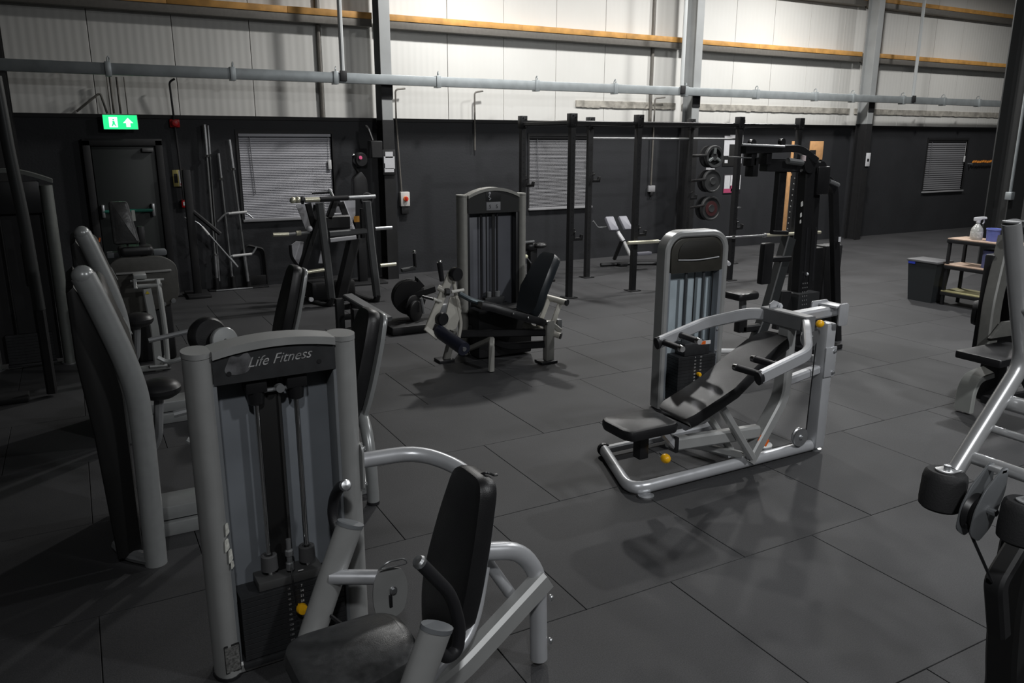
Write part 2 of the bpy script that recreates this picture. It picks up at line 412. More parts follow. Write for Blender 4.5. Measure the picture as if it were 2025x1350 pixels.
# dark vertical joint pipes on the cladding
for x in (3.38, 9.5, 15.67):
    struct(MB().tube([(x, 12.05, 2.40), (x, 12.05, 6.9)], .028, seg=8).build('trim_%d' % n, RAIL)); n += 1

# cable trunking along the wall
tr = struct(MB().bb((-3.4, 11.48, 2.895), (21.6, 11.59, 3.035), .006).build('trim_%d' % n, GALV)); n += 1
for x in (.55, 2.04, 3.44, 5.02, 6.75, 8.3, 9.85, 11.6, 13.2, 14.3, 15.9, 17.3, 18.6):
    mb = MB(); mb.bb((x-.035, 11.465, 2.875), (x+.035, 11.6, 3.05), .004); mb.tube([(x, 11.5, 3.04), (x, 11.49, 3.09), (x+.02, 11.54, 3.12), (x+.03, 11.59, 3.09), (x+.03, 11.59, 3.04)], .008, .02, 6)
    mb.build('trunking_clip', GALV, tr)
for x in (3.545, 9.75, 16.2):
    mb = MB(); mb.tube([(x, 11.5, 3.03), (x, 11.5, 6.9)], .035, seg=10); mb.build('conduit', mat('white_conduit', (.5, .52, .52), .4), tr)
    MB().bb((x-.05, 11.45, 2.92), (x+.05, 11.48, 3.06), .006).build('coupling', BLACKM, tr)
drops = [[(4.66, 11.95, 2.88), (4.50, 11.95, 2.86), (4.50, 11.96, 2.4), (4.55, 11.96, 1.32)],
         [(6.0, 11.95, 2.88), (5.85, 11.95, 2.86), (5.85, 11.96, 1.95)],
         [(9.75, 11.95, 2.88), (9.52, 11.95, 2.86), (9.52, 11.96, 1.3)],
         [(.66, 11.95, 2.9), (.66, 11.95, 2.44)], [(.58, 11.95, 2.9), (.58, 11.95, 2.44)],
         [(.50, 11.95, 2.44), (.45, 11.95, 2.68), (.42, 11.95, 2.68), (.15, 11.95, 2.46)],
         [(1.36, 11.9, 2.9), (1.29, 11.92, 2.86), (1.30, 11.95, 2.6), (1.31, 11.95, 2.2), (1.33, 11.95, 1.3)]]
for d in drops: MB().tube(d, .014, .05, 8).build('cable_drop', RAIL if d[0][0] != 1.36 else BLACKM, tr)

# ------------------------------------------------------------- things on the wall
def wall_box(name, label, cat, x0, x1, z0, z1, y, d, m, b=.008, group=None):
    r = thing(name, label, cat, ((x0+x1)/2, y, z0), 0, group); w_, h = x1-x0, z1-z0
    MB().bb((-w_/2, -d, 0), (w_/2, 0, h), b).build('body', m, r); return r, w_, h
r, w_, h = wall_box('exit_sign', 'lit green emergency exit sign above the dark doorway', 'sign', .43, .845, 2.235, 2.425, 11.86, .04, mat('sign_case', (.5, .5, .5), .4))
for s in (-1, 1): MB().tube([(s*.1, -.02, h), (s*.1, -.02, .66)], .006, seg=6).build('hanger', RAIL, r)
GRN = mat('exit_green', (.02, .35, .12), .4, emit=((.02, .85, .27), 1.15)); EW = mat('exit_white', (.8, .9, .85), .4, emit=((.75, 1, .85), 1.6))
MB().bb((-w_/2+.006, -.046, .006), (w_/2-.006, -.04, h-.006)).build('face_panel', GRN, r)
MB().bb((-.135, -.05, .03), (-.035, -.046, .158)).build('door_symbol', EW, r)
fig = MB().ball((-.082, -.051, .125), .011, 8, (1, .3, 1)); fig.plate([(-.095, .11), (-.07, .11), (-.066, .075), (-.05, .045), (-.06, .04), (-.08, .068), (-.098, .04), (-.11, .044), (-.094, .08)], (0, -.05, 0), (1, 0, 0), (0, 0, 1), .003)
fig.build('running_figure', GRN, r)
MB().plate([(.03, .085), (.09, .15), (.15, .085), (.115, .085), (.115, .035), (.065, .035), (.065, .085)], (0, -.046, 0), (1, 0, 0), (0, 0, 1), .003).build('arrow_symbol', EW, r)

r, w_, h = wall_box('fire_beacon', 'red fire alarm sounder high beside the doorway', 'alarm', 1.245, 1.375, 2.27, 2.38, 12.0, .05, RED, .015)
MB().lathe([(.0, .05), (.045, .05), (.05, .08), (.035, .105), (0, .11)], (0, 0, h/2), (0, -1, 0), 16).build('sounder_dome', RED, r)
r, w_, h = wall_box('fire_notice', 'yellow and white fire action notice beside the doorway', 'sign', 1.22, 1.385, 1.48, 1.705, 12.0, .012, mat('notice_yellow', (.55, .47, .16), .6), .002)
MB().bb((-.005, -.014, .005), (w_/2-.005, -.012, h-.005)).build('notice_sheet', PAPER, r); MB().bb((.01, -.016, .015), (w_/2-.015, -.014, .045)).build('red_band', RED, r)
MB().bb((-w_/2+.015, -.014, .05), (-.02, -.012, h-.05)).build('printed_block', BLACKM, r)
r, w_, h = wall_box('call_point', 'small red fire call point low beside the doorway', 'alarm', 1.295, 1.40, 1.19, 1.30, 12.0, .04, RED, .008)
MB().bb((-.03, -.044, .03), (.03, -.04, .08)).build('glass_pane', PAPER, r)
r, w_, h = wall_box('isolator_switch', 'white isolator switch with a red rotary knob on the wall', 'switch', 4.52, 4.675, 1.09, 1.315, 12.0, .08, mat('switch_white', (.62, .60, .57), .5), .012)
MB().lathe([(.0, 0), (.042, 0), (.036, .03), (0, .032)], (.005, -.08, h*.52), (0, -1, 0), 16).build('rotary_knob', ORANGE, r)
MB().bb((-.01, -.125, h*.52-.035), (.02, -.105, h*.52+.035), .004).build('knob_grip', RED, r)
MB().bb((-.06, -.06, -.12), (.06, 0, 0), .006).build('lower_box', BLACKM, r)
r, w_, h = wall_box('column_notice', 'white notices pinned in a black frame on the left grey column', 'sign', 4.12, 4.32, 1.60, 1.97, 11.585, .02, BLACKM, .004)
for a, b_, c, d in ((-.06, .06, .25, .34), (-.085, .085, .17, .27), (-.07, .085, .09, .17), (-.08, .07, .04, .1)): MB().bb((a, -.024, c), (b_, -.02, d)).build('notice_sheet', PAPER, r)
r, w_, h = wall_box('wall_speaker', 'black loudspeaker hung beside the left grey column', 'speaker', 3.88, 4.06, 1.85, 2.10, 11.55, .17, BLACK, .015)
MB().bb((-w_/2+.015, -.175, .015), (w_/2-.015, -.17, h-.015)).build('grille', FOAM, r)
MB().tube([(-.03, -.08, h), (-.06, .0, .42), (-.06, .1, .46)], .018, .03, 8).build('bracket', BLACK, r)
r, w_, h = wall_box('wall_socket', 'small grey socket low on the wall behind the rig', 'socket', 9.47, 9.62, 1.17, 1.29, 12.0, .05, mat('socket_grey', (.3, .3, .31), .5), .01)
MB().bb((-.03, -.05, -.07), (.03, 0, 0), .01).build('plug', BLACKM, r)
r, w_, h = wall_box('warning_notice', 'white notice with a red heading between rig posts', 'sign', 10.51, 10.72, 1.57, 1.93, 11.585, .012, PAPER, .002)
MB().bb((-w_/2+.02, -.014, h-.12), (w_/2-.02, -.012, h-.02)).build('red_band', RED, r); MB().bb((-.05, -.014, .12), (.05, -.012, .2)).build('printed_block', BLACKM, r)
r, w_, h = wall_box('wall_poster', 'large white and black poster high behind the rig', 'poster', 11.30, 11.80, 1.62, 2.22, 12.0, .01, mat('poster_black', (.02, .02, .02), .5), .002)
for a, b_, c, d in ((-.24, -.10, .2, .58), (-.1, .25, .42, .6), (.16, .25, .05, .42), (-.2, -.12, .06, .12)): MB().bb((a, -.013, c), (b_, -.01, d)).build('printed_block', PAPER, r)
r, w_, h = wall_box('price_poster', 'white and magenta poster below the larger one', 'poster', 11.36, 11.82, 1.08, 1.46, 12.0, .01, mat('poster_dark', (.03, .025, .03), .5), .002)
for a, b_, c, d, m_ in ((-.21, -.06, .1, .36, PAPER), (-.05, .12, .16, .36, PAPER), (.13, .22, .08, .36, PAPER), (-.22, .0, .02, .1, PINK), (-.03, .12, .04, .16, PINK)): MB().bb((a, -.013, c), (b_, -.01, d)).build('printed_block', m_, r)
r, w_, h = wall_box('cork_board', 'square of bare orange board high behind the multi gym', 'board', 13.72, 14.12, 1.72, 2.10, 12.0, .02, PLY, .003)
MB().bb((-w_/2, -.024, 0), (-.02, -.02, .2)).build('dark_patch', BLACKM, r)
r, w_, h = wall_box('side_board', 'narrow strip of bare orange board beside the rig', 'board', 13.18, 13.36, 1.4, 2.10, 12.0, .02, PLY, .003)
MB().bb((-.08, -.023, .05), (.08, -.02, .12)).build('fixing_strip', BLACKM, r)
r, w_, h = wall_box('column_card', 'white card fixed to the third grey column', 'sign', 15.0, 15.13, 1.58, 1.86, 11.585, .012, PAPER, .002)
MB().bb((-.03, -.015, .1), (.03, -.012, .16)).build('printed_block', BLACKM, r)
ch = thing('orange_chain', 'orange link chain strung across the wall at far right', 'chain', (19.35, 11.9, 1.57))
for k in range(24):
    x = k*.05; z = .05 + .006*math.sin(k*.9)
    MB().tube([(x-.03, (k % 2)*.012, z-.02), (x, (k % 2)*.012, z+.02), (x+.03, (k % 2)*.012, z+.02), (x+.0, (k % 2)*.012, z-.02)], .009, .01, 6, closed=True).build('link', mat('chain_orange', (.75, .27, .03), .5), ch)
MB().cyl((1.2, 0, .06), (1.24, .1, .06), .03).build('wall_hook', STEEL, ch); MB().cyl((-.03, 0, .0), (-.03, .1, .0), .02).build('wall_hook', STEEL, ch)
# long plank leaning on the wall behind the multi gym
pk = thing('timber_plank', 'narrow orange plank leaning upright behind the multi gym mast', 'plank', (11.0, 10.0, 0))
MB().box((.0, 0, .86), (.075, .03, 1.70), None, .004).build('board', PLY, pk)
MB().box((.0, 0, .01), (.077, .032, .02), None, .002).build('end_cap', BLACKM, pk)
pk.location = (11.53, 10.5, 0)

# ============================================================= gym machines
def oval(rx, ry, n=20): return [(rx*math.cos(2*PI*k/n), ry*math.sin(2*PI*k/n)) for k in range(n)]
def upright(u, v, h, root, m=SILVER, rx=.053, ry=.075, tilt=0.02):
    """oval tower leg with a slanted cap"""
    mb = MB(); mb.sweep([(u, v, .012), (u, v, h-.022)], oval(rx, ry), (0, 1, 0))
    o = mb.build('tower_upright', m, root)
    MB().sweep([(u, v, h-.020), (u, v, h)], oval(rx*1.03, ry*1.03), (0, 1, 0)).build('end_cap', m, o)
    MB().sweep([(u, v, 0), (u, v, .014)], oval(rx*1.1, ry*1.06), (0, 1, 0)).build('rubber_foot', RUBB, o)
    return o
def arch_header(root, w_, z0, z1, rise, v0, v1, mtop, mfront):
    """curved top rail with a flat front plate below it"""
    n = 12; mb = MB(); prof = []
    us = [-w_/2 + w_*k/n for k in range(n+1)]
    zt = [z1 + rise*(1-(2*k/n-1)**2) for k in range(n+1)]
    vs = []; fs = []
    for u, z in zip(us, zt): vs += [(u, v0-.012, z), (u, v1+.012, z), (u, v1+.012, z-.03), (u, v0-.012, z-.03)]
    for k in range(n): fs += [(4*k+i, 4*k+4+i, 4*k+4+(i+1) % 4, 4*k+(i+1) % 4) for i in range(4)]
    fs += [(0, 1, 2, 3), (4*n+3, 4*n+2, 4*n+1, 4*n)]
    mb.add(vs, fs).build('top_rail', mtop, root)
    mb = MB(); vs = []; fs = []
    for u, z in zip(us, zt): vs += [(u, v0, z-.028), (u, v1, z-.028), (u, v1, z0), (u, v0, z0)]
    for k in range(n): fs += [(4*k+i, 4*k+4+i, 4*k+4+(i+1) % 4, 4*k+(i+1) % 4) for i in range(4)]
    fs += [(0, 1, 2, 3), (4*n+3, 4*n+2, 4*n+1, 4*n)]
    return mb.add(vs, fs).build('header', mfront, root)
def weight_stack(root, u, v, w_, d, z0, n, t, m=STACK):
    st = MB().bb((u-w_/2-.01, v-d/2-.01, z0-.03), (u+w_/2+.01, v+d/2+.01, z0-.004), .003).build('weight_stack', m, root)
    p0 = None
    for k in range(n):
        z = z0 + t*(k+.5)
        if p0 is None:
            p0 = MB().box((0, 0, 0), (w_, d, t-.002), None, .001).build('weight_plate', m, st, smooth=0); p0.location = (u, v, z)
        else:
            p = p0.copy(); COL.objects.link(p); p.location = (u, v, z)
    return z0 + n*t, st
class BoltSet:
    def __init__(s): s.l = []
    def build(s, name, m, parent):
        for p, ax, r in s.l:
            k = MB(); p = V(p); ax = V(ax).normalized(); k.cyl(p, p+ax*.006, r*1.5, seg=12); k.cyl(p+ax*.005, p+ax*.014, r, seg=6); k.build(name, m, parent)
def bolt(mb, p, ax, r=.009):
    if isinstance(mb, BoltSet): mb.l.append((p, ax, r)); return
    p = V(p); ax = V(ax).normalized(); mb.cyl(p, p+ax*.006, r*1.5, seg=12); mb.cyl(p+ax*.006, p+ax*.014, r, seg=6)

# ------------------------------------------------------------- A: chest press in the foreground
A = thing('chest_press_machine', 'silver chest press machine nearest the camera, its tall header lettered in script', 'gym machine', (.596, 3.012, 0), 2)
for u in (-.273, .273): upright(u, 0, 1.355, A)
hd = arch_header(A, .46, 1.225, 1.355, .025, -.055, .045, SILVER, HEAD)
for u in (-.175, .165):
    for z in (1.265, 1.335): MB().cyl((u, -.054, z), (u, -.058, z), .009, seg=10).build('bolt_hole', BLACKM, hd)
text('Life Fitness', .054, face((.012, -.057, 1.299), (1, 0, .03), (0, 0, 1)), mat('worn_white_print', (.33, .33, .33), .6, noise=.5, nscale=40), 'brand_lettering', hd, shear=.45)
sm = mat('scuffed_patch', (.10, .10, .105), .7, noise=.6, nscale=22)
MB().plate(smooth_poly([(-.06, -.03), (-.03, .035), (.0, .02), (.03, .045), (.05, .0), (.03, -.04), (-.02, -.045)], .03), (-.135, -.0556, 1.30), (1, 0, 0), (0, 0, 1), .0006).build('scuff_mark', sm, hd)
MB().bb((-.235, .05, .07), (.235, .062, 1.24), .004).build('shroud_panel', SHROUD, A)
for u in (-.232, .232): MB().bb((u-.012, -.05, .05), (u+.012, .05, 1.23), .004).build('shroud_edge', GREYP, A)
for u in (-.075, .08):
    MB().cyl((u, 0, .08), (u, 0, 1.2), .0105, seg=14).build('guide_rod', CHROME, A)
    k = MB(); k.bb((u-.04, -.035, 1.165), (u+.04, .035, 1.225), .006); k.lathe([(.035, 0), (.03, .05), (.022, .055)], (u, 0, 1.168), (0, 0, -1), 16); k.build('rod_bushing', BLACK, A)
    k = MB(); k.lathe([(.034, 0), (.032, .062), (.026, .066), (.018, .064), (.016, .03)], (u, 0, .405), (0, 0, 1), 18); k.build('stack_bumper', mat('grey_rubber', (.07, .07, .072), .7), A)
bl = MB().bb((-.062, .008, .38), (.022, .014, 1.23), .001).build('lift_belt', mat('black_belt', (.008, .008, .008), .55), A)
MB().bb((.01, .0, .40), (.019, .007, 1.22)).build('belt_edge', mat('belt_edge', (.03, .03, .03), .4), A)
pl = MB(); pl.cyl((.015, -.03, 1.17), (.015, .01, 1.17), .017, seg=18); pl.cyl((-.06, -.01, 1.165), (.06, -.01, 1.165), .008, seg=8); pl.build('pulley_bolt', GREY, A)
zt, st = weight_stack(A, 0, 0, .42, .13, .06, 12, .0235)
MB().bb((-.135, -.055, zt+.001), (.13, .05, zt+.04), .004).build('head_plate', mat('head_plate_iron', (.06, .06, .06), .5), A)
k = MB(); k.lathe([(.017, 0), (.017, .03), (.012, .034), (.012, .06), (.017, .064), (.017, .085), (.010, .09), (.010, .135), (0, .136)], (.0, -.03, zt+.055), (0, 0, 1), 12); k.build('cable_stem', STEEL, A)
MB().bb((.024, -.0565, zt+.05), (.046, -.055, zt+.054)).build('white_dash', WHITE, A)
for k in range(12):
    z = zt - .0235*(k+.5)
    text(str(7*(k+1) if k else 7), .015, face((.032, -.0658, z), (1, 0, 0), (0, 0, 1)), WHITE, 'weight_number', st, ext=.0003)
    text(str(15*(k+1)), .012, face((-.02, -.0658, z), (1, 0, 0), (0, 0, 1)), mat('grey_print', (.35, .35, .35), .6), 'weight_number', st, ext=.0003)
for k in range(12): MB().cyl((.006, -.064, zt-.0235*(k+.5)), (.006, -.0665, zt-.0235*(k+.5)), .006, seg=8).build('pin_hole', BLACKM, st)
pn = MB().lathe([(.0, 0), (.010, .0), (.010, .02), (.021, .025), (.024, .035), (.020, .05), (0, .054)], (.014, -.065, zt-.10), (.12, -1, .1), 16).build('selector_pin', YELLOW, A)
MB().tube([(.0, -.05, zt+.07), (-.005, -.075, zt+.02), (.0, -.085, zt-.06), (.01, -.085, zt-.12), (.018, -.085, zt-.1)], .0035, .04, 6).build('pin_cord', BLACK, pn)
# decals on the left leg
k = MB(); k.plate(rrect(.062, .125, .004), (-.262, -.0715, .10), (1, .12, 0), (0, 0, 1), .0012)
lb = k.build('instruction_label', mat('label_black', (.02, .02, .02), .5), A)
MB().plate(rrect(.055, .112, .003), (-.262, -.0728, .098), (1, .12, 0), (0, 0, 1), .001).build('label_print', mat('label_grey', (.13, .13, .125), .6, noise=.6, nscale=110), lb)
k = MB()
for q in ((-.236, -.066, .655, .02, .055), (-.242, -.068, .59, .026, .055), (-.232, -.064, .54, .024, .06), (-.228, -.062, .50, .018, .035)):
    k.plate(smooth_poly([(-q[3]/2, -q[4]/2), (q[3]/2, -q[4]*.3), (q[3]*.3, q[4]/2), (-q[3]*.4, q[4]*.4)], .006), q[:3], (1, .75, 0), (0, 0, 1), .002)
k.build('peeling_sticker', mat('sticker_white', (.7, .7, .64), .7, noise=.3, nscale=60), A)
# base: cross member under the stack and centre rail to the seat post
MB().beam([(-.27, -.02, .03), (.27, -.02, .03)], .08, .05).build('base_rail', SILVER, A)
MB().beam([(-.25, -.6, .03), (.25, -.6, .03)], .07, .05).build('base_rail', SILVER, A)
# pivot plate bolted on the right leg and the tube reaching behind the pad
k = MB(); k.plate(smooth_poly([(-.025, -.10), (.045, -.10), (.05, .0), (.045, .10), (-.015, .10), (-.03, .07)], .02), (.315, -.045, .785), (0, 1, 0), (0, 0, 1), .008)
pp = k.build('mount_plate', SILVER, A); k = BoltSet()
for dv, dz in ((-.005, .08), (.03, .085), (-.005, -.08), (.035, -.06)): bolt(k, (.323, -.045+dv, .785+dz), (1, 0, 0))
k.build('bolt', STEEL, pp)
MB().tube([(.32, -.03, .805), (.575, -.05, .80), (.69, -.25, .77), (.70, -.45, .72)], .033, .13, 16).build('frame_tube', SILVER2, A)
MB().tube([(.58, -.6, .585), (.75, -.6, .545), (.84, -.6, .42), (.85, -.6, .02)], .036, .13, 16).build('rear_upright', SILVER2, A)
k = BoltSet()
for z in (.10, .30): bolt(k, (.887, -.62, z), (1, -.1, 0))
k.build('bolt', STEEL, A)
MB().tube([(.60, -.52, .57), (.74, -.55, .33)], .024, 0, 12).build('brace_tube', SILVER2, A)
MB().beam([(.86, -.62, .40), (.42, -.66, .13), (.10, -.68, .06)], .075, .095, .12).build('seat_beam', SILVER, A)
MB().tube([(0.586,-0.620,0.530), (0.517,-0.680,0.380), (0.443,-0.730,0.318), (0.297,-0.780,0.295), (.12, -.8, .05)], .022, .07, 12).build('stay_tube', SILVER2, A)
MB().tube([(.55, -.42, .0), (.55, -.42, .30)], .012, 0, 8).build('adjuster_rod', BLACK, A)
# back pad: tapered vinyl slab leaning back
ax = (0, 1, 0); ay = V((.17, 0, .70)).normalized()
outl = smooth_poly([(-.115, .71), (.115, .71), (.155, .50), (.175, .30), (.17, .16), (.105, 0), (-.105, 0), (-.17, .16), (-.175, .30), (-.155, .50)], .07, 5)
MB().plate(outl, (.455, -.555, .20), (0, -1, 0), ay, .085, .026, curve=lambda x, y: -.015*math.cos(x/.17*1.4)).build('back_pad', VINYL, A)
MB().plate([(p[0]*.8, p[1]*.9+.03) for p in outl], (.474, -.555, .20), (0, -1, 0), ay, .016, .006).build('pad_backing', GREYP, A)
MB().tube([(.59, -.58, .89), (.61, -.60, .905), (.64, -.6, .885), (.655, -.6, .885)], .005, .02, 6).build('loose_strap', BLACK, A)
# seat: rounded nose
so = smooth_poly([(-.19, -.22), (.12, -.17), (.17, -.08), (.17, .08), (.12, .17), (-.19, .22), (-.25, .12), (-.25, -.12)], .09, 5)
MB().plate(so, (.07, -.70, .335), (1, 0, .05), (0, 1, 0), .085, .035, curve=lambda x, y: .055*math.cos(y*6)+.02*math.cos(x*4)-.04).build('seat', VINYLG, A)
MB().beam([(.10, -.68, .05), (.08, -.68, .34)], .07, .09, 0, (1, 0, 0)).build('seat_post', GREY, A)
# press arms, mirrored about the user's centre plane
for sgn, tg in ((1, 'far'), (-1, 'near')):
    c = lambda u, d, z: (u, -.6 + sgn*d, z)
    am = MB(); pts = rnd([c(.205, .40, .615), c(.125, .40, .43), c(.02, .40, .17), c(-.03, .36, .05)], .12)
    am.sweep(pts, oval(.034, .056, 18), (1, 0, 0)); a_ = am.build('press_arm', SILVER, A)
    MB().sweep([c(.204, .40, .613), c(.210, .40, .627)], oval(.036, .058, 18), (1, 0, 0)).build('end_cap', GREYP, a_)
    hp_ = [(0.207,-0.970,0.526), (0.280,-0.920,0.434), (0.328,-0.900,0.433), (0.339,-0.900,0.517), (0.309,-0.900,0.650), (0.203,-0.900,0.795)] if sgn < 0 else [(.19, -.2, .56), (0.166,-0.140,0.584), (0.164,-0.110,0.638), (0.174,-0.110,0.703), (0.183,-0.170,0.775), (0.181,-0.240,0.808)]
    h = MB().tube(hp_, .0215, .05, 14).build('press_handle', RUBB, A)
    e_, f_ = V(hp_[-1]), V(hp_[-2]); MB().lathe([(.0225, 0), (.0235, .012), (.018, .02), (0, .024)], e_, (e_-f_), 14).build('handle_cap', STEEL, h)
MB().tube([(.03, -.22, .16), (.03, -.98, .16)], .028, 0, 12).build('arm_crossbar', SILVER, A)
MB().tube([(.11, -.21, .42), (.275, -.30, .415)], .030, 0, 14).build('arm_link', SILVER2, A)
k = MB(); k.plate(smooth_poly([(-.06, -.11), (.05, -.10), (.075, .0), (.06, .09), (-.05, .10), (-.075, .0)], .06), (.31, -.335, .36), (1, -.1, 0), (.05, .2, 1), .01)
lp = k.build('pivot_plate', SILVER, A)
k = BoltSet(); bolt(k, (.318, -.35, .37), (0, -1, .1), .011); k.build('bolt', STEEL, lp); k = MB(); k.tube([(.27, -.345, .475), (.30, -.35, .50), (.37, -.35, .495), (.385, -.35, .47), (.33, -.345, .468)], .004, .02, 6, closed=True); k.build('wire_loop', STEEL, lp)
MB().bb((.298, -.36, .30), (.312, -.35, .355), .003).build('slot', BLACKM, lp)
MB().tube([(.06, -.2, .30), (.30, -.33, .03)], .008, 0, 8).build('cable', BLACK, A)

# ------------------------------------------------------------- B: incline press in the centre right
B = thing('incline_press_machine', 'silver incline press machine with long black bench beside a rounded tower', 'gym machine', (3.6, 3.52, 0))
yt = 1.22; ut = .62; BW = .60; BH = 1.43
# tower: one bent tube frame with rounded shoulders
def arch_pts(w_, h, r, n=8, y=0.):
    out = [(-w_/2, y, 0.01)]
    for cx, a0 in ((-w_/2+r, 180), (w_/2-r, 90)):
        out += [(cx + r*math.cos(R(a0-90*k/n)), y, h-r + r*math.sin(R(a0-90*k/n))) for k in range(n+1)]
    return out + [(w_/2, y, 0.01)]
tw = bpy.data.objects.new('weight_tower', None); COL.objects.link(tw); tw.parent = B; tw.location = (ut, yt, 0); tw.rotation_euler = (0, 0, R(-5))
def arch(root, w_, h, r, tk, d, name, m):
    mb = MB(); P = arch_pts(w_-tk, h-tk/2, r); e = .012
    pr = [(tk/2-e, -d/2), (tk/2, -d/2+e), (tk/2, d/2-e), (tk/2-e, d/2), (-tk/2+e, d/2), (-tk/2, d/2-e), (-tk/2, -d/2+e), (-tk/2+e, -d/2)]
    mb.sweep(P, pr, (0, 1, 0)); return mb.build(name, m, root)
arch(tw, BW, BH, .14, .05, .13, 'tower_frame', SILVER)
hp = [p[0::2] for p in arch_pts(BW-.11, BH-.055, .115)]
hp = [(x, z) for x, z in hp if z > .5]; hp = [(-BW/2+.06, 1.10), *hp, (BW/2-.06, 1.10)]
MB().plate(hp, (0, .03, 0), (1, 0, 0), (0, 0, 1), .09, .012).build('header', BRONZE, tw)
k = MB(); k.plate([(x*.82+.02, 1.215+(z-1.215)*.86) for x, z in [(x, max(z, 1.215)) for x, z in hp]], (0, -.062, 0), (1, 0, 0), (0, 0, 1), .006, .002); k.build('header_inset', mat('header_inset', (.018, .017, .014), .5), tw)
MB().tube([(-.185, -.068, 1.21), (.0, -.075, 1.20), (.20, -.068, 1.215)], .005, .1, 6).build('header_trim', SILVER2, tw)
MB().bb((-.25, .05, .05), (.25, .06, 1.12), .003).build('shroud_panel', SHROUDB, tw)
for u in (-.255, .235): MB().bb((u-.015, -.06, .03), (u+.015, .05, 1.11), .004).build('shroud_edge', SHROUD, tw)
for u in (-.07, .10): MB().cyl((u, -.02, .05), (u, -.02, 1.11), .013, seg=12).build('guide_rod', mat('dull_rod', (.10, .11, .12), .4, .6), tw)
for u in (.015, .19): MB().cyl((u, -.02, .5), (u, -.02, 1.11), .005, seg=8).build('cable', BLACK, tw)
k = BoltSet()
for z in (.44, .62): bolt(k, (.236, -.06, z), (0, -1, 0), .007)
k.build('bolt', STEEL, tw)
zt, st = weight_stack(tw, .02, -.03, .36, .16, .05, 14, .0275)
MB().bb((-.10, -.10, zt+.001), (.14, .03, zt+.10), .004).build('head_plate', STACK, tw)
k = MB(); k.cyl((.015, -.02, zt+.1), (.015, -.02, zt+.17), .012, .007, 10); k.build('cable_stem', STEEL, tw)
MB().bb((.05, -.105, zt+.085), (.145, -.1, zt+.115)).build('white_label', WHITE, tw); MB().bb((.052, -.107, zt+.087), (.095, -.105, zt+.113)).build('orange_label', ORANGE, tw)
for k in range(10):
    z = zt - .0275*(k+.5)
    text(str(5+5*k), .018, face((.0, -.1108, z), (1, 0, 0), (0, 0, 1)), WHITE, 'weight_number', st, ext=.0003)
    text(str(10+11*k), .018, face((.055, -.1108, z), (1, 0, 0), (0, 0, 1)), WHITE, 'weight_number', st, ext=.0003)
MB().lathe([(.0, 0), (.012, .0), (.018, .02), (.014, .04), (0, .044)], (.028, -.11, zt-.0275*5.5), (0, -1, 0), 12).build('selector_pin', YELLOW, tw)
bpy.context.view_layer.update()
for ch_ in list(tw.children):
    ml = tw.matrix_local @ ch_.matrix_local; ch_.parent = B; ch_.matrix_local = ml
bpy.data.objects.remove(tw)
# base
k = MB().tube([(-.62, .60, .045), (-.85, 0, .045), (.75, 0, .045)], .034, .14, 14, ry=.04, up=(0, 0, 1)).build('base_rail', SILVER2, B)
MB().lathe([(.045, 0), (.047, .02), (.035, .035), (0, .037)], (-.615, .61, .045), (.35, .93, 0), 14).build('end_cap', BLACK, k)
MB().lathe([(.05, 0), (.05, .012), (.02, .014)], (-.76, -.035, 0), (0, 0, 1), 16).build('levelling_foot', STEEL, k)
MB().lathe([(.04, 0), (.04, .012), (.02, .014)], (.76, 0, 0), (0, 0, 1), 16).build('levelling_foot', STEEL, k)
MB().beam([(-.6, .60, .05), (.35, .60, .05), (.62, 1.1, .05)], .05, .05, .1).build('base_rail', SILVER2, B)
MB().beam([(.05, .10, .07), (-.05, .45, .06), (-.1, .6, .05)], .05, .05, .1).build('base_strut', SILVER2, B)
# main upright leans up from the rail, then rises straight to the pivot block
MB().beam([(.10, 0, .05), (.375, 0, .46), (.375, 0, 1.0)], .075, .10, .09, (0, 1, 0), .15).build('main_upright', SILVER, B)
k = MB().plate(rrect(.05, .10, .004), (.20, -.0386, .185), (.56, 0, .83), (-.83, 0, .56), .001); lb = k.build('warning_label', ORANGE, B)
MB().bb((.70, -.05, .03), (.79, .05, .92), .014).build('rear_post', SILVER2, B)
MB().bb((.695, -.062, .55), (.80, -.05, .76), .006).build('post_bracket', SILVER2, B)
k = BoltSet(); bolt(k, (.775, -.062, .58), (0, -1, 0)); bolt(k, (.775, -.062, .73), (0, -1, 0)); k.build('bolt', STEEL, B)
MB().beam([(.37, 0, .55), (.71, 0, .60)], .06, .06).build('cross_bar', SILVER2, B)
MB().beam([(.72, .03, .66), (.62, .45, .60)], .05, .05).build('rear_stay', SILVER2, B)
MB().beam([(.36, 0, .985), (.80, 0, 1.0)], .085, .07).build('top_beam', SILVER2, B)
MB().plate(rrect(.09, .15, .02), (.785, -.085, .985), (1, 0, 0), (0, 0, 1), .012, .003).build('end_plate', SILVER2, B); MB().plate(rrect(.16, .10, .02), (.74, .075, 1.01), (1, 0, 0), (0, 0, 1), .012, .003).build('end_plate', SILVER2, B)
MB().bb((.72, -.08, 1.03), (.825, .08, 1.045), .004).build('top_plate', SILVER2, B)
k = MB(); k.plate([(0, 0), (.12, 0), (.12, .05), (.04, .08), (0, .06)], (.34, .14, 1.0), (1, .1, 0), (0, 0, 1), .01, .002); bolt(k, (.43, .13, 1.035), (0, -1, 0), .014); k.build('stop_bracket', SILVER2, B)
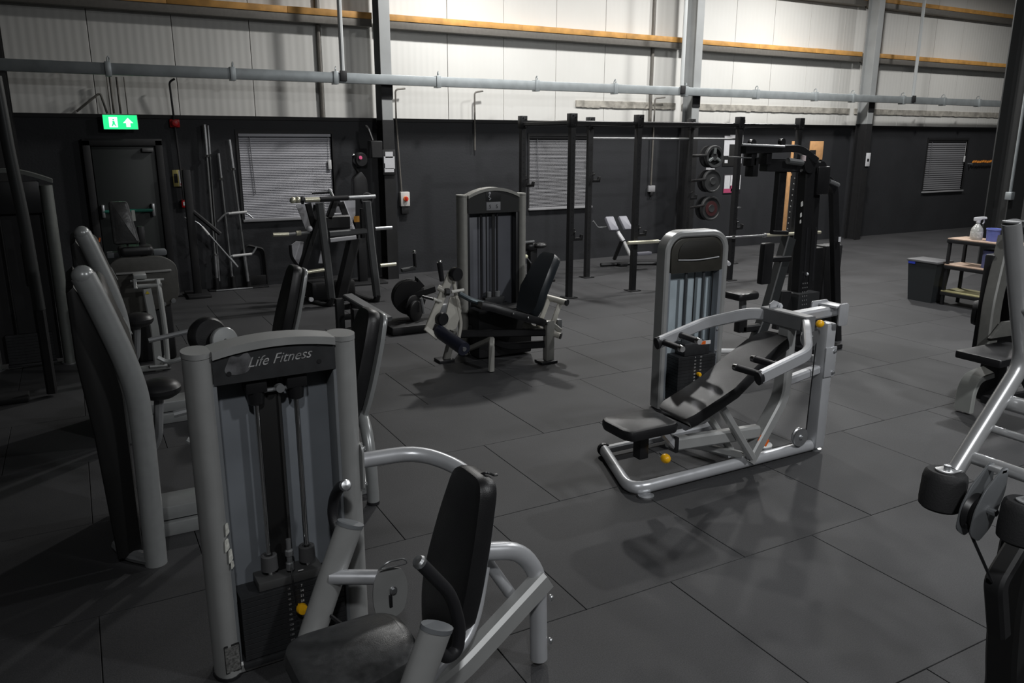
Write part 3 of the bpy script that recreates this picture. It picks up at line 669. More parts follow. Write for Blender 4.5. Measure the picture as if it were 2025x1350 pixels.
# pivot block and two press arms
MB().beam([(.36, .19, .985), (.36, -.19, .985)], .085, .10, 0, (0, 0, 1), .08).build('pivot_block', GREY, B)
for sgn in (1, -1):
    c = lambda u, d, z: (u, sgn*d, z)
    a_ = MB().beam([c(.36, .15, .985), c(.27, .24, .985), c(.06, .45, .895), c(-.32, .45, .805)], .045, .075, .07, (0, 0, 1)).build('press_arm', SILVER2, B)
    MB().sweep([c(-.31, .45, .8075), c(-.337, .45, .801)], oval(.028, .042, 16), (0, 0, 1)).build('end_cap', RUBB, a_)
    for q, nm in (((-.29, .45, .81), 'grip_handle'), ((-.15, .45, .843), 'grip_handle')):
        h = MB().tube([c(q[0], .43, q[2]), c(q[0]-.01, .25, q[2]-.0)], .021, 0, 12).build(nm, RUBB, B)
        MB().cyl(c(q[0]-.01, .255, q[2]), c(q[0]-.012, .228, q[2]), .023, .020, 14).build('handle_cap', CHROME, h)
# bench: long back pad with a bend, and a small seat
def slab(path, hw, t, b, name, m, root):
    """upholstered slab following a profile path (list of (u, z, halfwidth))"""
    mb = MB(); n = len(path); prof = []
    ring = [(-1, -b), (-1+.06, 0), (1-.06, 0), (1, -b), (1, -t+b), (1-.05, -t), (-1+.05, -t), (-1, -t+b)]
    vs = []; fs = []
    for i, (u, z, h) in enumerate(path):
        p0, p1 = path[max(i-1, 0)], path[min(i+1, n-1)]
        d = V((p1[0]-p0[0], p1[1]-p0[1])).normalized(); nx, nz = -d.y, d.x
        for s, q in ring: vs.append((u+nx*q, s*h, z+nz*q))
    m_ = len(ring)
    for i in range(n-1): fs += [(i*m_+k, i*m_+(k+1) % m_, (i+1)*m_+(k+1) % m_, (i+1)*m_+k) for k in range(m_)]
    fs += [tuple(range(m_-1, -1, -1)), tuple((n-1)*m_+k for k in range(m_))]
    return mb.add(vs, fs).build(name, m, root, smooth=50)
slab([(-.655, .52, .10), (-.645, .535, .135), (-.60, .565, .155), (-.40, .655, .155), (-.26, .715, .155), (-.10, .80, .145), (.12, .885, .13), (.26, .925, .115), (.285, .925, .09), (.292, .918, .06)][:0] or
     [(-.565, .485, .10), (-.555, .497, .135), (-.51, .52, .155), (-.32, .592, .155), (-.20, .64, .155), (-.05, .735, .145), (.14, .845, .13), (.26, .89, .115), (.285, .892, .09), (.292, .885, .06)], 0, .075, .02, 'back_pad', VINYL, B)
so = smooth_poly([(-.20, -.10), (-.17, -.155), (.15, -.155), (.19, -.12), (.19, .12), (.15, .155), (-.17, .155), (-.20, .10)], .05, 4)
MB().plate(so, (-.80, 0, .425), (1, 0, 0), (0, 1, 0), .07, .024).build('seat', VINYL, B)
MB().bb((-.82, -.035, .25), (-.755, .035, .43), .004).build('seat_post', BLACK, B)
MB().beam([(-.53, 0, .29), (.17, 0, .245)], .065, .085).build('bench_beam', SILVER, B)
MB().bb((-.545, -.035, .24), (-.52, .035, .34), .004).build('beam_cap', BLACK, B)
MB().beam([(-.62, 0, .38), (-.52, 0, .27)], .05, .05, 0, (0, 1, 0)).build('seat_bracket', SILVER2, B)
MB().tube([(-.40, .06, .36), (-.20, .08, .38)], .03, 0, 10).build('adjuster_tube', SILVER2, B)
MB().beam([(-.22, -.06, .50), (.08, -.06, .10)], .045, .05, 0, (0, 1, 0)).build('bench_strut', SILVER, B)
MB().beam([(-.26, .07, .47), (.02, .07, .12)], .04, .045, 0, (0, 1, 0)).build('bench_strut', SILVER, B)
MB().beam([(.05, 0, .1), (-.2, .12, .17), (-.42, .2, .2)], .045, .045, .06).build('lower_link', SILVER, B)
k = MB(); k.cyl((-.655, -.06, .245), (-.655, -.015, .25), .012, seg=10); k.build('pin_stem', CHROME, B)
MB().ball((-.655, -.075, .243), .030, 16, (1, 1.15, 1)).build('pull_knob', YELLOW, B)
MB().ball((.575, -.085, .945), .026, 16, (1.15, 1, 1)).build('pull_knob', YELLOW, B)
def pulley(c, ax, r, root, m=GREY, t=.03):
    k = MB(); k.lathe([(r*.3, -t/2), (r, -t/2), (r, -t/4), (r*.86, 0), (r, t/4), (r, t/2), (r*.3, t/2)], c, ax, 24); o = k.build('pulley', m, root)
    k = MB(); bolt(k, V(c)+V(ax).normalized()*t/2, ax, .012); k.build('bolt', STEEL, o); return o
pulley((.55, -.03, .085+.06), (0, -1, 0), .065, B, STEEL)
pulley((.53, -.05, .855), (0, -1, 0), .07, B, STEEL)
pulley((.33, .10, .075), (0, 0, 1), .075, B, STEEL)
MB().tube([(.61, -.03, .145), (.60, -.05, .86)], .004, 0, 6).build('cable', BLACK, B)

# ------------------------------------------------------------- C: leg extension in the middle distance
C_ = thing('leg_extension_machine', 'leg extension machine with pale tower uprights, cream lever arms and black shin roller', 'gym machine', (3.6, 7.0, 0))
PEWTER = mat('pewter_paint', (.36, .355, .33), .42, .3, noise=.06)
for u in (-.325, .325): upright(u, 0, 1.595, C_, PEWTER, .048, .075)
hd = arch_header(C_, .56, 1.415, 1.59, .07, -.055, .045, PEWTER, mat('header_black', (.018, .018, .018), .5))
k = MB(); k.bb((-.085, -.058, 1.44), (.07, -.055, 1.52), .001); lb = k.build('placard', mat('placard_grey', (.22, .22, .23), .6), hd)
for x in (-.045, .03): text('5', .05, face((x, -.059, 1.475), (1, 0, 0), (0, 0, 1)), BLACKM, 'printed_figure', hd)
k = MB(); k.bb((-.09, -.057, 1.53), (.075, -.055, 1.625), .001); lb = k.build('instruction_plate', BLACKM, hd)
k = MB(); k.ball((-.05, -.059, 1.605), .014, 8, (1, .3, 1)); k.tube([(-.05, -.059, 1.59), (-.062, -.059, 1.57), (-.04, -.059, 1.555), (-.055, -.059, 1.54)], .006, 0, 6); k.bb((-.03, -.06, 1.632), (.04, -.057, 1.64)); k.build('printed_figure', mat('print_grey', (.4, .4, .42), .6), hd)
MB().bb((-.28, .045, .06), (.28, .057, 1.43), .004).build('shroud_panel', mat('shroud_dark', (.14, .145, .165), .4, noise=.12, nscale=3), C_)
for u in (-.285, .27): MB().bb((u-.02, -.05, .05), (u+.02, .05, 1.42), .004).build('shroud_edge', BLACK, C_)
for u in (-.12, .06): MB().cyl((u, 0, .05), (u, 0, 1.42), .011, seg=10).build('guide_rod', mat('dark_rod', (.05, .05, .055), .3, .6), C_)
MB().bb((.0, -.01, .5), (.03, .0, 1.42)).build('lift_belt', BLACKM, C_)
MB().cyl((-.07, -.02, .5), (-.07, -.02, 1.42), .006, seg=6).build('cable', BLACK, C_)
zt, st = weight_stack(C_, -.02, 0, .40, .13, .05, 16, .028)
MB().bb((-.10, -.05, zt), (.12, .05, zt+.07), .005).build('head_plate', STACK, C_)
for u in (-.04, .06): MB().lathe([(.03, 0), (.03, .05), (.02, .055)], (u, 0, zt+.07), (0, 0, 1), 12).build('stack_bumper', GREY, C_)
# base and legs
k = MB(); k.bb((-.30, -.30, .02), (.30, -.07, .50), .02); k.build('gear_housing', BLACKM, C_)
MB().beam([(-.32, -.06, .06), (-.32, -.62, .30), (-.36, -.69, .28), (-.365, -.69, .01)], .05, .05, .09).build('front_leg', PEWTER, C_)
l = MB().bb((.245, -.68, .0), (.335, -.60, .42), .012).build('rear_leg', PEWTER, C_)
MB().bb((.17, -.72, 0), (.35, -.57, .025), .006).build('rubber_foot', RUBB, l)
l = MB().beam([(-.585, -.14, .01), (-.52, -.20, .32)], .055, .07, 0, (1, 0, 0)).build('front_leg', PEWTER, C_)
MB().bb((-.68, -.21, 0), (-.52, -.06, .03), .006).build('rubber_foot', RUBB, l)
MB().beam([(-.31, -.1, .30), (-.05, -.40, .14), (.26, -.62, .18)], .06, .07, .1).build('base_rail', BLACK, C_)
MB().beam([(-.5, -.30, .30), (.26, -.63, .30)], .06, .07).build('base_rail', BLACK, C_)
# seat and back pad: the user faces left
seatp = [(-.56, .715, .05), (-.545, .72, .12), (-.45, .70, .16), (-.2, .61, .19), (.06, .52, .20), (.12, .49, .17), (.135, .475, .1)]
o = slab(seatp, 0, .07, .02, 'seat', VINYL, C_); o.location = (.12, -.52, -.06)
k = MB()
for u, z in ((-.25, .575), (-.09, .515), (.12, .45)): k.ball((u+.1, -.725, z-.03), .012, 8)
k.build('seat_stud', CHROME, C_)
backp = [(-.045, .50, .12), (-.03, .515, .16), (.0, .58, .19), (.04, .72, .205), (.13, .88, .18), (.22, 1.02, .14), (.245, 1.05, .11), (.25, 1.055, .07)]
bp_ = slab([(u, z, h) for u, z, h in backp], 0, .085, .025, 'back_pad', mat('navy_black_vinyl', (.015, .019, .023), .36), C_); bp_.location = (.12, -.50, 0)
# back-rest frame: two cream cross tubes joined by angled plates
CRM = CREAM
for p, q in (((0.342,-0.420,0.614), (0.448,-0.700,0.587)), ((0.130,-0.420,0.345), (0.385,-0.700,0.263))):
    t_ = MB().cyl(p, q, .030, seg=14).build('cross_tube', CRM, C_)
    d = (V(q)-V(p)).normalized(); MB().cyl(V(q), V(q)+d*.012, .032, seg=14).build('end_cap', BLACK, t_)
for a_, b_ in (((0.429,-0.620,0.575), (0.301,-0.620,0.265)), ((0.357,-0.520,0.594), (0.217,-0.520,0.289))):
    MB().beam([a_, b_], .05, .02, 0, (0, 1, 0)).build('side_plate', CRM, C_)
MB().bb((.42, -.60, .30), (.47, -.50, .40), .01).build('adjuster_block', GREY, C_)
MB().beam([(.29, -.64, .40), (.42, -.64, .30)], .05, .05, 0, (0, 1, 0)).build('frame_link', PEWTER, C_)
# lever arms, counterweight and shin roller at the left end
vl = -.42
MB().beam([(-0.634,-0.420,0.917), (-0.889,-0.420,0.395)], .075, .03, 0, (0, 1, 0)).build('lever_arm', CRM, C_)
MB().plate(smooth_poly([(-.10, -.14), (.06, -.16), (.10, .02), (.05, .16), (-.04, .18), (-.06, .0)], .04), (-0.614,-0.360,0.522), (1, 0, 0), (.15, 0, 1), .012).build('cam_plate', CRM, C_)
MB().beam([(-0.606,-0.380,0.885), (-0.516,-0.360,0.413), (-0.556,-0.360,0.220)], .03, .03, .05, (0, 1, 0)).build('cam_rim', CRM, C_)
for p, nm, r in (((901,542), 'counterweight', .065), ((873,630), 'cam_wheel', .062)):
    c = (-0.611,-0.460,0.912) if nm == 'counterweight' else (-0.753,-0.440,0.504)
    MB().lathe([(0, -.035), (r*.9, -.035), (r, -.025), (r, .025), (r*.9, .035), (0, .035)], c, (.25, -1, 0), 22).build(nm, BLACK, C_)
MB().cyl((-0.765,-0.400,0.793), (-0.702,-0.440,0.756), .028, seg=12).build('stop_tube', CRM, C_)
MB().cyl((-0.655,-0.460,0.750), (-0.531,-0.460,0.758), .016, seg=10).build('handle_bar', mat('bare_tube', (.7, .69, .64), .4), C_)
MB().cyl((-0.725,-0.470,0.758), (-0.685,-0.470,0.755), .035, seg=6).build('hex_knob', BLACK, C_)
MB().cyl((-0.922,-0.400,0.722), (-0.833,-0.460,0.696), .012, seg=8).build('lock_pin', BLACK, C_)
MB().cyl((-0.838,-0.460,0.701), (-0.758,-0.460,0.670), .014, seg=8).build('pin_tip', mat('bare_tube', (.7, .69, .64), .4), C_)
MB().cyl((-0.770,-0.460,1.035), (-0.740,-0.440,0.858), .026, .022, 12).build('hand_grip', RUBB, C_)
MB().ball((-0.765,-0.460,1.035), .018, 10).build('grip_cap', CHROME, C_)
MB().bb((-.75, -.36, .46), (-.60, -.30, .62), .02).build('lever_hub', GREY, C_)
MB().beam([(-0.903,-0.420,0.430), (-0.819,-0.500,0.341)], .05, .03, 0, (0, 1, 0)).build('roller_bracket', CRM, C_)
a_, b_ = (-0.790,-0.460,0.392), (-0.722,-0.860,0.307)
rl = MB().cyl(a_, b_, .062, seg=22).build('shin_roller', mat('navy_foam', (.018, .02, .034), .32), C_)
d = (V(b_)-V(a_)).normalized(); MB().cyl(V(b_), V(b_)+d*.008, .02, seg=12).build('roller_bolt', STEEL, rl)
MB().tube([(-0.597,-0.500,0.738), (-0.494,-0.520,0.674), (-0.378,-0.550,0.630)], .025, .04, 10).build('seat_tube', mat('slate_tube', (.07, .09, .10), .35, .4), C_)

# ------------------------------------------------------------- D: row of two curved-tower seated machines on the left
LEFTG = mat('left_machine_grey', (.33, .34, .34), .30, .3, noise=.05)
def curved_machine(label):
    D = thing('seated_row_machine', label, 'gym machine', (.146, 4.06, 0), 0)
    path = [(0, 0), (.008, .40), (.012, .75), (.008, .90), (-.012, 1.02), (-.045, 1.15), (-.09, 1.30), (-.13, 1.43), (-.155, 1.50)]
    for v in (0,):
        mb = MB(); P = rnd([(u, v, z) for u, z in path], .09); n = len(P)
        mb.sweep(P, oval(.050, .054, 18), (1, 0, 0))
        e = V(P[-1]); d = (V(P[-1])-V(P[-2])).normalized()
        mb.ball(e, .0495, 18, (1, 1.08, 1.0))
        o = mb.build('tower_upright', LEFTG, D)
        MB().tube([(-.02, v, .03), (-.12, v+(.1 if v == 0 else -.1), .035), (-.16, v+(.24 if v == 0 else -.24), .035)], .035, .06, 10).build('base_foot', GREY, D)
    hs = [(-.17, .03), (-.05, .03), (-.05, .9), (-.08, 1.1), (-.16, 1.38), (-.20, 1.45), (-.235, 1.42), (-.235, 1.1), (-.2, .7)]
    MB().plate(hs, (0, .74, 0), (1, 0, 0), (0, 0, 1), .68, .02).build('stack_housing', mat('housing_black', (.010, .010, .010), .5), D)
    for z in (.42, .12):
        k = MB().ball((-.035, .02, z), .012, 8).build('housing_bolt', CHROME, D)
    cv = [(-.02, .95), (.03, .98), (.035, 1.08), (-.01, 1.22), (-.06, 1.40), (-.09, 1.43), (-.12, 1.40), (-.05, 1.05)]
    MB().plate(smooth_poly(cv, .04, 3), (0, .70, 0), (1, 0, 0), (0, 0, 1), .60, .03).build('tower_cover', mat('brown_black_cover', (.028, .026, .022), .45, bump=.3, bscale=14), D)
    MB().plate(rrect(.02, .10, .004), (.02, .52, 1.14), (0, 1, 0), (-.35, 0, 1), .004).build('white_label', mat('label_pale', (.35, .36, .35), .6), D)
    k = MB(); k.ball((.135, .45, .79), .115, 18, (1.0, 1.0, .50)); k.build('foot_pad', BLACK, D)
    MB().tube([(.13, .45, .76), (.10, .45, .5), (.02, .45, .4)], .025, .05, 8).build('pad_post', GREY, D)
    MB().bb((.0, .27, .0), (1.28, .50, .078), .008).build('base_beam', LEFTG, D)
    MB().bb((.0, .29, .088), (1.0, .50, .165), .008).build('base_beam', LEFTG, D)
    k = MB(); k.tube([(.24, .38, .50), (.30, .36, .46), (.36, .33, .47), (.44, .33, .50)], .018, .03, 8); k.build('row_handle', LEFTG, D)
    k = MB(); k.tube([(.20, .55, .60), (.50, .55, .64)], .02, 0, 8); k.build('cable_arm', GREY, D)
    # domed chest pad on its disc bracket
    ax_ = V((.55, -.75, .35)).normalized()
    c0 = V((.40, .40, 1.065))
    MB().lathe([(0, -.05), (.075, -.05), (.098, -.035), (.108, 0), (.103, .03), (.09, .045), (0, .047)], c0, (.35, -.9, .15), 26).build('chest_pad', VINYL, D)
    k = MB().lathe([(0, -.02), (.070, -.02), (.075, -.014), (.075, .012), (.070, .018), (0, .02)], (.475, .33, 1.045), (.3, -.92, .25), 26)
    pd = k.build('pivot_disc', LEFTG, D); MB().cyl((.478, .312, 1.055), (.48, .306, 1.057), .006, seg=8).build('bolt', BLACK, pd)
    MB().beam([(.45, .38, 1.02), (.50, .40, .6), (.55, .40, .16)], .06, .05, .1, (0, 1, 0)).build('chest_post', GREY, D)
    # seat, backrest with pale support plate, curved rear leg
    ay_ = V((.20, 0, .72)).normalized()
    outl = smooth_poly([(-.105, .74), (.105, .74), (.15, .56), (.17, .34), (.16, .16), (.10, 0), (-.10, 0), (-.16, .16), (-.17, .34), (-.15, .56)], .07, 5)
    MB().plate(outl, (1.17, .43, .40), (0, -1, 0), ay_, .085, .026, curve=lambda x, y: -.015*math.cos(x/.17*1.4)).build('back_pad', VINYL, D)
    MB().plate([(p[0]*.86, p[1]*.97+.0) for p in outl], (1.222, .405, .40), (0, -1, 0), ay_, .03, .008).build('pad_backing', LEFTG, D)
    MB().plate(smooth_poly([(-.2, -.17), (.2, -.2), (.2, .2), (-.2, .17)], .06, 4), (.90, .43, .38), (1, 0, 0), (0, 1, 0), .07, .02).build('seat', VINYL, D)
    MB().bb((.87, .39, .15), (.95, .47, .38), .006).build('seat_post', GREY, D)
    l = MB().tube([(1.24, .43, .62), (1.235, .40, .52), (1.215, .22, .43), (1.205, .14, .25), (1.205, .13, .015)], .036, .09, 14).build('rear_leg', LEFTG, D)
    MB().cyl((1.205, .13, 0), (1.205, .13, .018), .038, seg=14).build('rubber_foot', RUBB, l)
    MB().tube([(1.24, .43, .62), (1.235, .46, .52), (1.215, .64, .43), (1.205, .72, .25), (1.205, .73, .0)], .036, .09, 14).build('rear_leg', LEFTG, D)
    MB().tube([(1.16, .2, .10), (1.16, .66, .10)], .03, 0, 10).build('leg_brace', LEFTG, D)
    return D
D1 = curved_machine('glossy grey seated machine with leaning tubular tower left of the lettered header, nearer of two')
D2 = clone(D1); D2.location = (.17, 5.98, 0)
for ch in list(D2.children):
    if ch.name.split('.')[0] in ('chest_pad', 'pivot_disc', 'chest_post'):
        for g in list(ch.children): bpy.data.objects.remove(g)
        bpy.data.objects.remove(ch)
D2['label'] = 'second glossy grey leaning-tower machine, directly behind the nearer one on the left'
for o in (D1, D2): o['group'] = 'leaning-tower seated machines on the left'

# third grey tower further back on the left, with another upright beside it
K = thing('cable_tower', 'dim grey upright tower with arched top at the far left', 'gym machine', (-.224, 8.544, 0), 0)
DIMG = mat('dim_grey_paint', (.17, .18, .17), .42, .3, noise=.06)
for u in (0, -.62):
    mb = MB(); mb.sweep([(u, 0, .012), (u, 0, 1.70)], oval(.055, .08), (0, 1, 0)); o = mb.build('tower_upright', DIMG, K)
    MB().cyl((u, 0, 0), (u, 0, .014), .075, seg=16).build('rubber_foot', STEEL, o)
n = 10; mb = MB(); vs = []; fs = []
for k in range(n+1):
    t = k/n; u = .06 - .74*t; z = 1.72 + .10*math.sin(PI*t)
    vs += [(u, -.09, z), (u, .09, z), (u, .09, z+.035), (u, -.09, z+.035)]
for k in range(n): fs += [(4*k+i, 4*k+(i+1) % 4, 4*k+4+(i+1) % 4, 4*k+4+i) for i in range(4)]
mb.add(vs, fs + [(3, 2, 1, 0), (4*n, 4*n+1, 4*n+2, 4*n+3)]).build('top_rail', DIMG, K)
MB().bb((-.58, -.03, 1.45), (-.05, .03, 1.74), .006).build('header', BLACK, K)
MB().bb((-.56, .03, .05), (-.06, .04, 1.45)).build('shroud_panel', BLACKM, K)
for u in (-.22, -.40): MB().cyl((u, 0, .05), (u, 0, 1.45), .012, seg=8).build('guide_rod', mat('black_rod', (.02, .02, .02), .35, .3), K)
weight_stack(K, -.31, 0, .38, .05, .05, 10, .028)
MB().plate(rrect(.05, .40, .004), (-.21, -.034, 1.0), (1, 0, 0), (0, 0, 1), .002).build('pale_label', mat('label_dim', (.22, .23, .23), .6), K)
Lp = thing('leaning_frame', 'dark sloping machine frame cut by the left edge', 'gym machine', (-.75, 7.4, 0), 0)
MB().tube([(0.388,0.000,0.756), (0.373,0.000,1.465), (0.343,0.0,2.013), (0.326,0.000,2.573)], .045, .1, 12).build('sloping_upright', mat('dim_black_paint', (.05, .052, .052), .35, .3), Lp)
MB().bb((-.35, -.05, 0), (.22, .15, .05), .01).build('base_frame', BLACKM, Lp)
MB().beam([(0.388,0.000,0.756), ((0.388,0.000,0.756)[0], .05, .03)], .08, .08, 0, (0, 1, 0)).build('pivot_post', BLACKM, Lp)
MB().bb((-.3, .2, .05), (-.2, .3, 1.3), .01).build('rear_post', BLACKM, Lp)

# ------------------------------------------------------------- E: seated machine in front of the dark doorway
E_ = thing('leg_press_machine', 'seated leg press with worn upright back pad and wide rounded panel', 'gym machine', (.55, 8.0, 0), 0)
poly = smooth_poly([(-.36, .50), (-.36, .97), (-.27, 1.04), (.12, 1.035), (.235, .95), (.235, .62), (.05, .52)], .08, 5)
PNL = mat('panel_brown_grey', (.075, .073, .066), .5, 0, noise=.12)
MB().plate(poly, (0, .20, 0), (1, 0, 0), (0, 0, 1), .05, .012).build('front_panel', PNL, E_)
MB().bb((-.30, .125, .885), (.18, .15, .905), .004).build('panel_trim', mat('trim_grey', (.3, .3, .29), .4), E_)
for u, z in ((.17, .60), (.08, .575)): MB().lathe([(0, 0), (.022, 0), (.022, .02), (0, .022)], (u, .14, z), (0, -1, 0), 12).build('panel_bolt', GREY, E_)
MB().bb((-.25, .22, .0), (.16, .8, .95), .03).build('rear_housing', BLACKM, E_)
# pale front frame and legs
t0, t1 = (-0.154,-0.080,0.829), (0.060,-0.080,0.830)
PG = mat('pale_grey_paint', (.40, .41, .40), .35, .3)
MB().cyl((-0.170,-0.080,0.798), (0.065,-0.080,0.796), .020, seg=10).build('cross_tube', PG, E_)
MB().cyl((-0.191,-0.020,0.842), (0.093,-0.020,0.837), .012, seg=8).build('cross_rod', PG, E_)
MB().bb((-.165, -.06, .86), (-.055, .1, .905), .006).build('latch_block', PG, E_)
MB().beam([(-0.157,-0.040,0.856), (-0.161,-0.100,0.776)], .03, .04, 0, (0, 1, 0)).build('side_plate', PG, E_)
MB().tube([(0.033,-0.060,0.848), (0.039,-0.100,0.721), (0.047,-0.140,0.365), (.035, -.15, .02)], .024, .1, 10).build('front_leg', PG, E_)
MB().beam([(-0.067,-0.080,0.770), (-0.041,-0.130,0.388), (-.045, -.14, .0)], .075, .05, .05, (0, 1, 0)).build('front_post', PG, E_)
MB().plate([(-.018, 0), (.018, 0), (0, .03)], (-0.066,-0.125,0.730), (1, 0, 0), (0, 0, 1), .002).build('warning_triangle', mat('sign_yellow', (.65, .5, .03), .5), E_)
MB().beam([(-.33, -.14, .03), (.06, -.15, .03)], .06, .05).build('base_rail', PG, E_)
MB().beam([(-.30, -.14, .03), (-.30, .7, .03)], .06, .05).build('base_rail', GREY, E_)
MB().beam([(.03, -.1, .03), (.10, .7, .03)], .06, .05).build('base_rail', GREY, E_)
k = MB(); k.cyl((-0.123,-0.180,0.053), (0.025,-0.180,0.048), .016, seg=8); k.build('foot_rod', PG, E_)
for p in ((0.005,-0.200,0.085), (0.045,-0.200,0.050)): MB().ball(p, .02, 8).build('rod_knob', CHROME, E_)
# back pad, seat and side pads
MB().plate(smooth_poly([(-.10, 0), (.125, 0), (.06, .40), (-.10, .40)], .03, 4), (-0.185,0.250,1.147), (1, 0, 0), (0, .22, 1), .08, .025).build('back_pad', mat('worn_black_vinyl', (.05, .05, .05), .34, 0, noise=.3, nscale=7, bump=.5, bscale=12), E_)
MB().plate(smooth_poly([(-.15, -.12), (.15, -.12), (.15, .16), (-.15, .16)], .05, 4), (-.10, .30, 1.04), (1, 0, 0), (0, 1, 0), .09, .03).build('seat', VINYL, E_)
for s in (-1, 1): MB().bb((-.09+s*.20-.06, .30, 1.02), (-.09+s*.20+.06, .42, 1.075), .012).build('side_pad', GREYP, E_)
MB().bb((-.06, .36, .9), (.0, .42, 1.3), .01).build('pad_post', BLACK, E_)
MB().cyl((-0.402,0.200,1.193), (-0.393,0.200,1.230), .008, seg=8).build('orange_knob', ORANGE, E_)
MB().bb((-.17, .35, 1.02), (-.155, .37, 1.38)).build('pad_bracket', BLACK, E_)
MB().plate(rrect(.03, .10, .004), (-0.080,0.380,1.406), (1, 0, 0), (0, 0, 1), .02).build('white_marker', mat('dim_white', (.5, .52, .48), .5), E_)

# ------------------------------------------------------------- bar rack with attachments by the window
Tt = thing('bar_stand', 'black floor stand for long bars below the left window', 'stand', (1.95, 11.9, 0), 0)
MB().bb((-.42, -.10, 0), (.42, .06, .02), .004).build('base_plate', BLACK, Tt)
MB().bb((-.33, -.115, .004), (.18, -.10, .024), .002).build('base_edge', STEEL, Tt)
for u in (-.30, -.07, .14): MB().lathe([(.04, 0), (.035, .16), (.022, .17), (.022, .1), (.02, .05)], (u, 0, .02), (0, 0, 1), 12).build('bar_socket', BLACK, Tt)
def olympic_bar(label, bot, topp, sleeve, r=.014, R_=.024):
    b_ = V(bot); t_ = V(topp); L_ = (t_-b_).length; d = (t_-b_)/L_
    o = thing('barbell', label, 'barbell', bot, 0, 'bars standing by the left window'); z = V((0, 0, 0))
    q = Vector_q(d)
    MB().cyl(d*.0, d*sleeve, R_, seg=12).build('sleeve', STEEL, o); MB().cyl(d*(L_-sleeve), d*L_, R_, seg=12).build('sleeve', STEEL, o)
    MB().cyl(d*sleeve, d*(L_-sleeve), r, seg=10).build('shaft', mat('bar_steel', (.35, .36, .36), .35, .8), o)
    for s in (sleeve, L_-sleeve): MB().cyl(d*(s-.015), d*(s+.015), R_*1.35, seg=12).build('collar', CHROME, o)
    return o
def Vector_q(d): return d
olympic_bar('longest steel bar at the left end of the bar stand', (1.66, 11.9, .10), (1.685,11.930,2.314), .42)
olympic_bar('thin steel bar just right of the longest one in the bar stand', (1.70, 11.97, .12), (1.739,11.990,2.302), .40, .010, .016)
olympic_bar('short steel bar in the middle of the bar stand', (1.875, 11.9, .10), (1.838,11.930,1.926), .35, .012, .018)
olympic_bar('steel bar at the right end of the stand against the window edge', (2.085, 11.88, .10), (1.991,11.900,2.112), .40)
def cable_bar(label, pts, grips, group='pulldown attachments on the stand'):
    o = thing('pulldown_bar', label, 'cable bar', pts[len(pts)//2], 0, group); c = V(pts[len(pts)//2])
    MB().tube([V(p)-c for p in pts], .013, .05, 8).build('bent_bar', STEEL, o)
    for a, b_ in grips: MB().cyl(V(a)-c, V(b_)-c, .018, seg=8).build('grip_sleeve', mat('white_grip', (.75, .75, .74), .5), o)
    return o
y = 11.8
cable_bar('white gripped bent bar resting high on the bar stand', [(1.724,11.800,0.992), (1.849,11.800,1.107), (2.125,11.800,1.103), (2.210,11.800,1.020)], [((1.883,11.800,1.099), (2.133,11.800,1.110))])
cable_bar('white gripped bent bar resting low on the bar stand', [(2.235,11.800,0.611), (2.163,11.800,0.498), (1.839,11.800,0.498), (1.945,11.800,0.337)], [((1.888,11.800,0.494), (2.156,11.800,0.506))])
cable_bar('long sloping grey bent bar crossing the bar stand', [(1.280,11.700,1.077), (1.456,11.700,0.999), (1.580,11.700,0.832), (1.936,11.750,0.337)], [((1.502,11.690,0.936), (1.578,11.690,0.826))])
hk = thing('dumbbell_frame', 'small black frame standing behind the bar stand under the window', 'rack', (2.25, 11.975, 0), 0)
MB().tube([(-.16, 0, .0), (-.17, 0, .55), (-.12, 0, .62), (.10, 0, .55), (.12, 0, .48), (.13, 0, .0)], .018, .05, 8).build('bent_frame', BLACK, hk)
MB().bb((-.16, -.012, .0), (.14, .015, .16), .005).build('base_bar', BLACK, hk)
# slim dark machine frame left of the bar stand
sf = thing('dark_pulley_frame', 'thin black pulley frame in shadow beside the bar stand', 'rack', (1.35, 11.6, 0), 0)
MB().bb((-.05, -.05, 0), (.05, .05, 1.72), .01).build('mast', BLACKM, sf); MB().bb((-.15, -.25, 0), (.15, .25, .04), .006).build('base', BLACKM, sf)
MB().tube([(0, 0, 1.2), (.2, -.1, 1.0), (.35, -.1, .85)], .03, .05, 8).build('arm', BLACKM, sf)

# ------------------------------------------------------------- F: plate-loaded machine in front of the window
Q_ = thing('plate_loaded_machine', 'dark grey plate loaded squat machine with pale boards and pegs', 'gym machine', (3.05, 10.0, 0), 0)
POST = mat('graphite_paint', (.095, .098, .10), .5, .1, noise=.08)
for pts in ([(-0.347,0.000,1.339), (-0.312,0.000,0.832), (-0.267,0.000,0.103)], [(0.269,0.000,1.337), (0.300,0.000,0.796), (0.360,0.000,0.079)]):
    MB().beam(pts, .10, .09, 0, (0, 1, 0)).build('front_post', POST, Q_)
for pts in ([(-0.267,0.000,0.116), (-0.300,0.000,-0.008), (-0.405,0.250,0.004), (-0.426,0.500,0.031)], [(0.360,0.000,0.093), (0.342,0.000,-0.009), (0.200,0.250,0.030), (0.125,0.500,0.086)]):
    MB().beam(pts, .09, .08, .08, (0, 0, 1)).build('base_runner', BLACKM, Q_)
MB().cyl((-0.513,0.100,0.095), (-0.513,0.050,0.104), .03, seg=10).build('white_foot', PAPER, Q_)
YB = mat('glint_yellow_chrome', (.85, .82, .65), .3, .6)  # yellow glint of light on the chrome ends, put into the base colour
a_, b_ = (-0.712,-0.080,1.381), (0.361,-0.080,1.403)
MB().cyl(a_, b_, .022, seg=12).build('top_bar', POST, Q_)
MB().cyl((-0.550,-0.080,1.388), (-0.366,-0.080,1.388), .030, seg=12).build('bar_sleeve', YB, Q_); MB().cyl((0.011,-0.080,1.395), (0.361,-0.080,1.403), .026, seg=12).build('bar_sleeve', STEEL, Q_)
